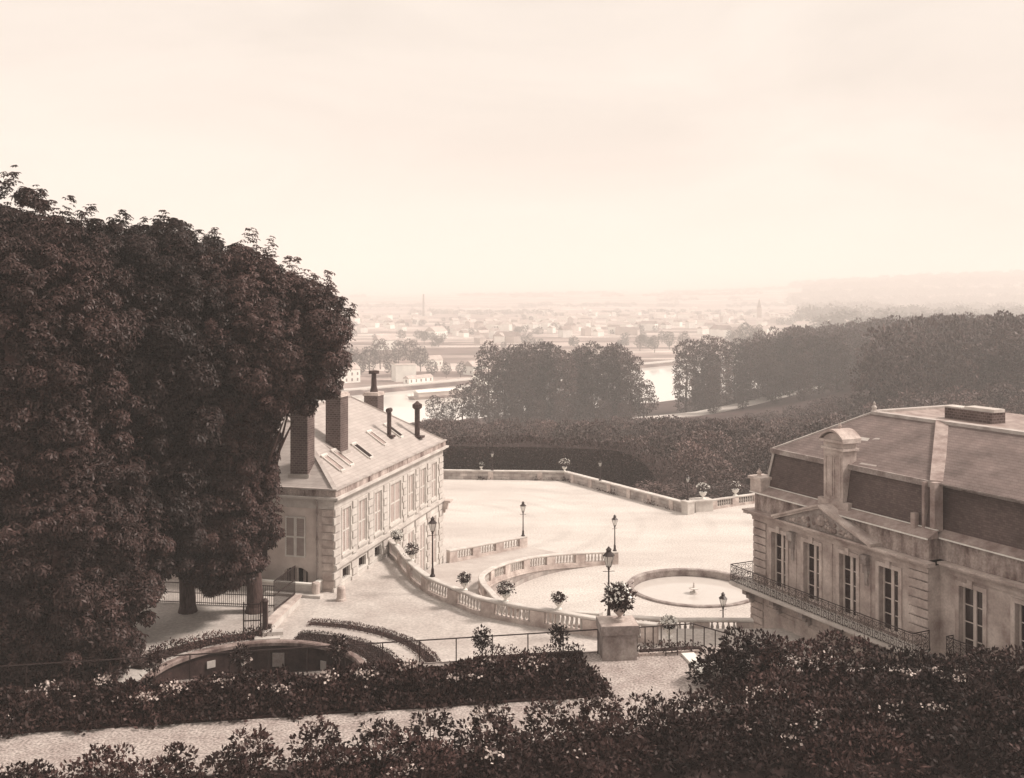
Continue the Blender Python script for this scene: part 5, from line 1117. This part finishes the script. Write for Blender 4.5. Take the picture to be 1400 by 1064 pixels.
for yy in np.arange(250, 620, 11):
    for xx in np.arange(40, 420, 9.5):
        x = xx+random.uniform(-4, 4); y_ = yy+random.uniform(-4, 4); p_ = 700+x/y_*1400
        if p_ < 1035+(0 if y_ > 360 else 75-45*(y_ < 330)) or p_ > 1450: continue
        if y_ > near_bank(x)-15 or (p_ < 1195 and y_ < 392): continue
        gz = ground_z(x, y_); yt = float(np.interp(p_, [1035, 1090, 1200, 1300, 1450], [456, 446, 436, 431, 429])); tp = CZ-(yt-398)*y_/1400
        hs = max(.45, min(1.5, (tp-gz)/17))*random.choice((.72, .85, .93, 1.0, 1.03)); s = random.uniform(.75, 1.2)
        sp.append((x, y_, gz-1, (s, s, hs), random.randrange(3), random.uniform(0, 6)))
forest('hillside_wood', sp, coarse, 'hazy wooded hillside rising beyond the mansion roof')
# ------------------------------------------------------------------ far bank: washing boat, white house, town
root = empty('bath_boat', (*at(612, 543, -28), -28), R(35), 'long moored bath boat with white roof on the river', 'boat')
MB().frustum(-19, 19, -2.6, 2.6, -.3, -20, 20, -3, 3, 1.2).build('hull', M['roof_far'], root)
m_ = MB(); m_.box(-17, 17, -2.3, 2.3, 1.2, 3.2); m_.build('cabin', M['house_g'], root)
m_ = MB(); m_.add([(-17.6, -2.8, 3.2), (17.6, -2.8, 3.2), (17.6, 2.8, 3.2), (-17.6, 2.8, 3.2), (-17.6, 0, 4.3), (17.6, 0, 4.3)], [(0, 1, 5, 4), (2, 3, 4, 5), (1, 2, 5), (3, 0, 4)]); m_.build('roof', M['white'], root)
def house(x, y, z, w_, l, h, rz_, kind, label, group, name='house', roofm=None, flat=False, win=True):
    if w_ > l: w_, l, rz_ = l, w_, rz_+PI/2
    mb = MB(); mb.box(-w_/2, w_/2, -l/2, l/2, -2, h, 0)
    rh = w_*.34 if not flat else .4; o = .3
    mb.add([(-w_/2-o, -l/2-o, h), (w_/2+o, -l/2-o, h), (w_/2+o, l/2+o, h), (-w_/2-o, l/2+o, h), (0, -l/2-o, h+rh), (0, l/2+o, h+rh)], [(0, 4, 5, 3), (1, 2, 5, 4), (0, 1, 4), (2, 3, 5), (0, 3, 2, 1)], 1)
    nf = max(1, int(h/3)) if win else 0; nw = max(1, int(w_/3.2)); nl = max(1, int(l/3.2))
    for f in range(nf):
        z0 = f*3+.9
        for k in range(nw):
            u = -w_/2+w_*(k+.5)/nw
            for s in (-1, 1): mb.add([(u-.5, s*(l/2+.03), z0), (u+.5, s*(l/2+.03), z0), (u+.5, s*(l/2+.03), z0+1.5), (u-.5, s*(l/2+.03), z0+1.5)], [(0, 1, 2, 3)], 2)
        for k in range(nl):
            u = -l/2+l*(k+.5)/nl
            for s in (-1, 1): mb.add([(s*(w_/2+.03), u-.5, z0), (s*(w_/2+.03), u+.5, z0), (s*(w_/2+.03), u+.5, z0+1.5), (s*(w_/2+.03), u-.5, z0+1.5)], [(0, 1, 2, 3)], 2)
    ob = mb.build(name, [M['house_w'] if kind == 0 else M['house_g'], roofm or (M['roof_far'] if random.random() < .25 else M['roof_pale']), M['roof_far']]); ob.location = (x, y, z); ob.rotation_euler = (0, 0, rz_)
    return tag(ob, label, 'house', group)
def far(x, y, z=-26): return at(x, y, z)
x, y = far(552, 521); house(x, y, -26, 11, 10, 9, R(20), 0, 'tall white house on the far bank with blank walls', None, 'white_house', M['roof_pale'], True, False)
x, y = far(532, 527); 
for (px_, py_, w_, l, h, lb_) in ((470, 523, 14, 10, 7, 'pale house on the far bank half hidden by the chestnut'), (572, 524, 18, 4, 3, 'long low white outbuilding next to the blank white house'), (526, 478, 16, 12, 8, 'pale villa rising over the round trees across the river'), (596, 462, 20, 14, 7, 'broad grey-roofed villa standing alone among the far fields'), (592, 500, 10, 8, 4, 'small pale cottage in the fields across the river'), (650, 512, 11, 9, 5, 'little gabled house near the far quay'), (665, 524, 12, 7, 5, 'low building at the end of the far quay road')):
    x, y = far(px_, py_); house(x, y, -26, w_, l, h, R(random.uniform(25, 65)), 0, lb_, None, 'far_house')
gt_ = 'houses of the hazy town across the river'
cl = [(480, 435, 8), (500, 445, 8), (560, 440, 8), (540, 448, 6), (640, 452, 10), (690, 446, 12), (712, 450, 10), (760, 452, 10), (780, 440, 10), (800, 430, 14), (730, 425, 14), (860, 436, 12), (880, 448, 10), (920, 432, 14), (960, 428, 16), (940, 446, 8), (985, 440, 8), (1000, 455, 8), (1060, 436, 16), (1100, 438, 14), (1130, 445, 12), (1150, 436, 10), (1040, 450, 6), (1190, 436, 8), (660, 425, 12), (600, 425, 8), (820, 456, 6), (690, 462, 6), (1080, 426, 10), (510, 425, 6)]
for (cx, cyy, n) in cl:
    for k in range(n):
        px_ = cx+random.gauss(0, 20); py_ = cyy+random.gauss(0, 4.5)
        py_ = max(414, min(470, py_)); x, y = far(px_, py_); big_ = random.random() < .22
        house(x, y, -26, random.uniform(7, 11)*(1.2 if big_ else 1), random.uniform(7, 12)*(2.6 if big_ else 1), random.choice((5, 6, 8)), R(random.uniform(22, 68)), 0 if random.random() < .75 else 1, 'tiny pale house in the hazy town on the plain beyond the river', gt_, 'town_house', win=y < 900)
x, y = far(579, 433); root = empty('factory_chimney', (x, y, -26), 0, 'tall thin factory chimney standing over the hazy plain', 'chimney'); MB().lathe([(2.4, 0), (1.9, 12), (1.4, 40), (1.7, 40.5), (1.6, 42)], n=10).build('shaft', M['brick'], root)
x, y = far(1038, 440); root = empty('church_steeple', (x, y, -26), 0, 'slender church steeple among the hazy town roofs', 'steeple'); MB().box(-3, 3, -3, 3, 0, 22).build('tower', M['house_g'], root); MB().lathe([(3.4, 22), (.2, 36)], n=8).build('spire', M['roof_far'], root)
# trees scattered on the plain
spt = []
for k in range(900):
    px_ = random.uniform(430, 1440); py_ = 408+random.random()**1.3*70; x, y = far(px_, py_)
    if y < far_bank(x)+35: continue
    if math.sin(px_*.045)+math.sin(py_*.33+px_*.011)*1.2+random.uniform(-.7, .7) < .35: continue
    s = random.uniform(.25, .6); spt.append((x, y, -26.5, (s*1.25, s*1.25, s), random.randrange(3), random.uniform(0, 6)))
for yy, x0_, x1_ in ((1500, 1060, 1440), (2100, 560, 1440), (2700, 470, 1440), (1150, 1120, 1440), (3600, 480, 1440), (3000, 900, 1440), (3300, 700, 1440)):
    for p_ in np.arange(x0_, x1_, 1400*9/yy*.75):
        if math.sin(p_*.02+yy)+math.sin(p_*.07)*.5 < -.45 and p_ < 1100: continue
        s = random.uniform(.4, .8)*(1+1.3*(p_ > 1080)); d_ = yy+random.uniform(-60, 60); spt.append(((p_-700)/1400*d_, d_, ground_z((p_-700)/1400*d_, d_)-1, (s*1.5, s*1.5, s), random.randrange(3), random.uniform(0, 6)))
vlow = generic_tree_meshes(3, 5.2, 13, 2, 1.9, .42, 1, 'leaf_far', seed=500)
forest('far_trees', spt, vlow, 'hazy belts of trees scattered over the plain beyond the river')
fb_ = [(490, 520, 1.0), (505, 512, 1.1), (520, 505, 1.25), (478, 512, 1.1), (545, 500, 1.1), (562, 502, 1.2), (575, 508, 1.0), (535, 516, .9), (590, 518, .7), (610, 517, .6), (630, 516, .6), (1020, 478, 1.5), (1036, 480, 1.4), (915, 478, 1.0), (935, 478, 1.0), (895, 482, .9), (1008, 480, 1.2), (905, 470, .8), (875, 480, .9), (600, 474, .7), (580, 470, .8)]
for (px_, py_, s) in fb_:
    x, y = far(px_, py_); plant_tree('far_bank_tree', park, x, y, -26.5, s*.8, 'round hazy tree on the far bank across the river', 'tree', 'round trees on the far bank')
# ------------------------------------------------------------------ haze
hz = MB(); hz.box(-11500, 11500, -40, 14800, -33, 175); ho = hz.build('haze', None); ho['kind'] = 'stuff'
hm = bpy.data.materials.new('haze_air'); hm.use_nodes = True; t = hm.node_tree; t.nodes.clear(); oo = t.nodes.new('ShaderNodeOutputMaterial'); pv = t.nodes.new('ShaderNodeVolumePrincipled')
pv.inputs['Color'].default_value = (1, .97, .955, 1); pv.inputs['Density'].default_value = .00062; pv.inputs['Anisotropy'].default_value = 0; t.links.new(pv.outputs[0], oo.inputs['Volume'])
ho.data.materials.clear(); ho.data.materials.append(hm)
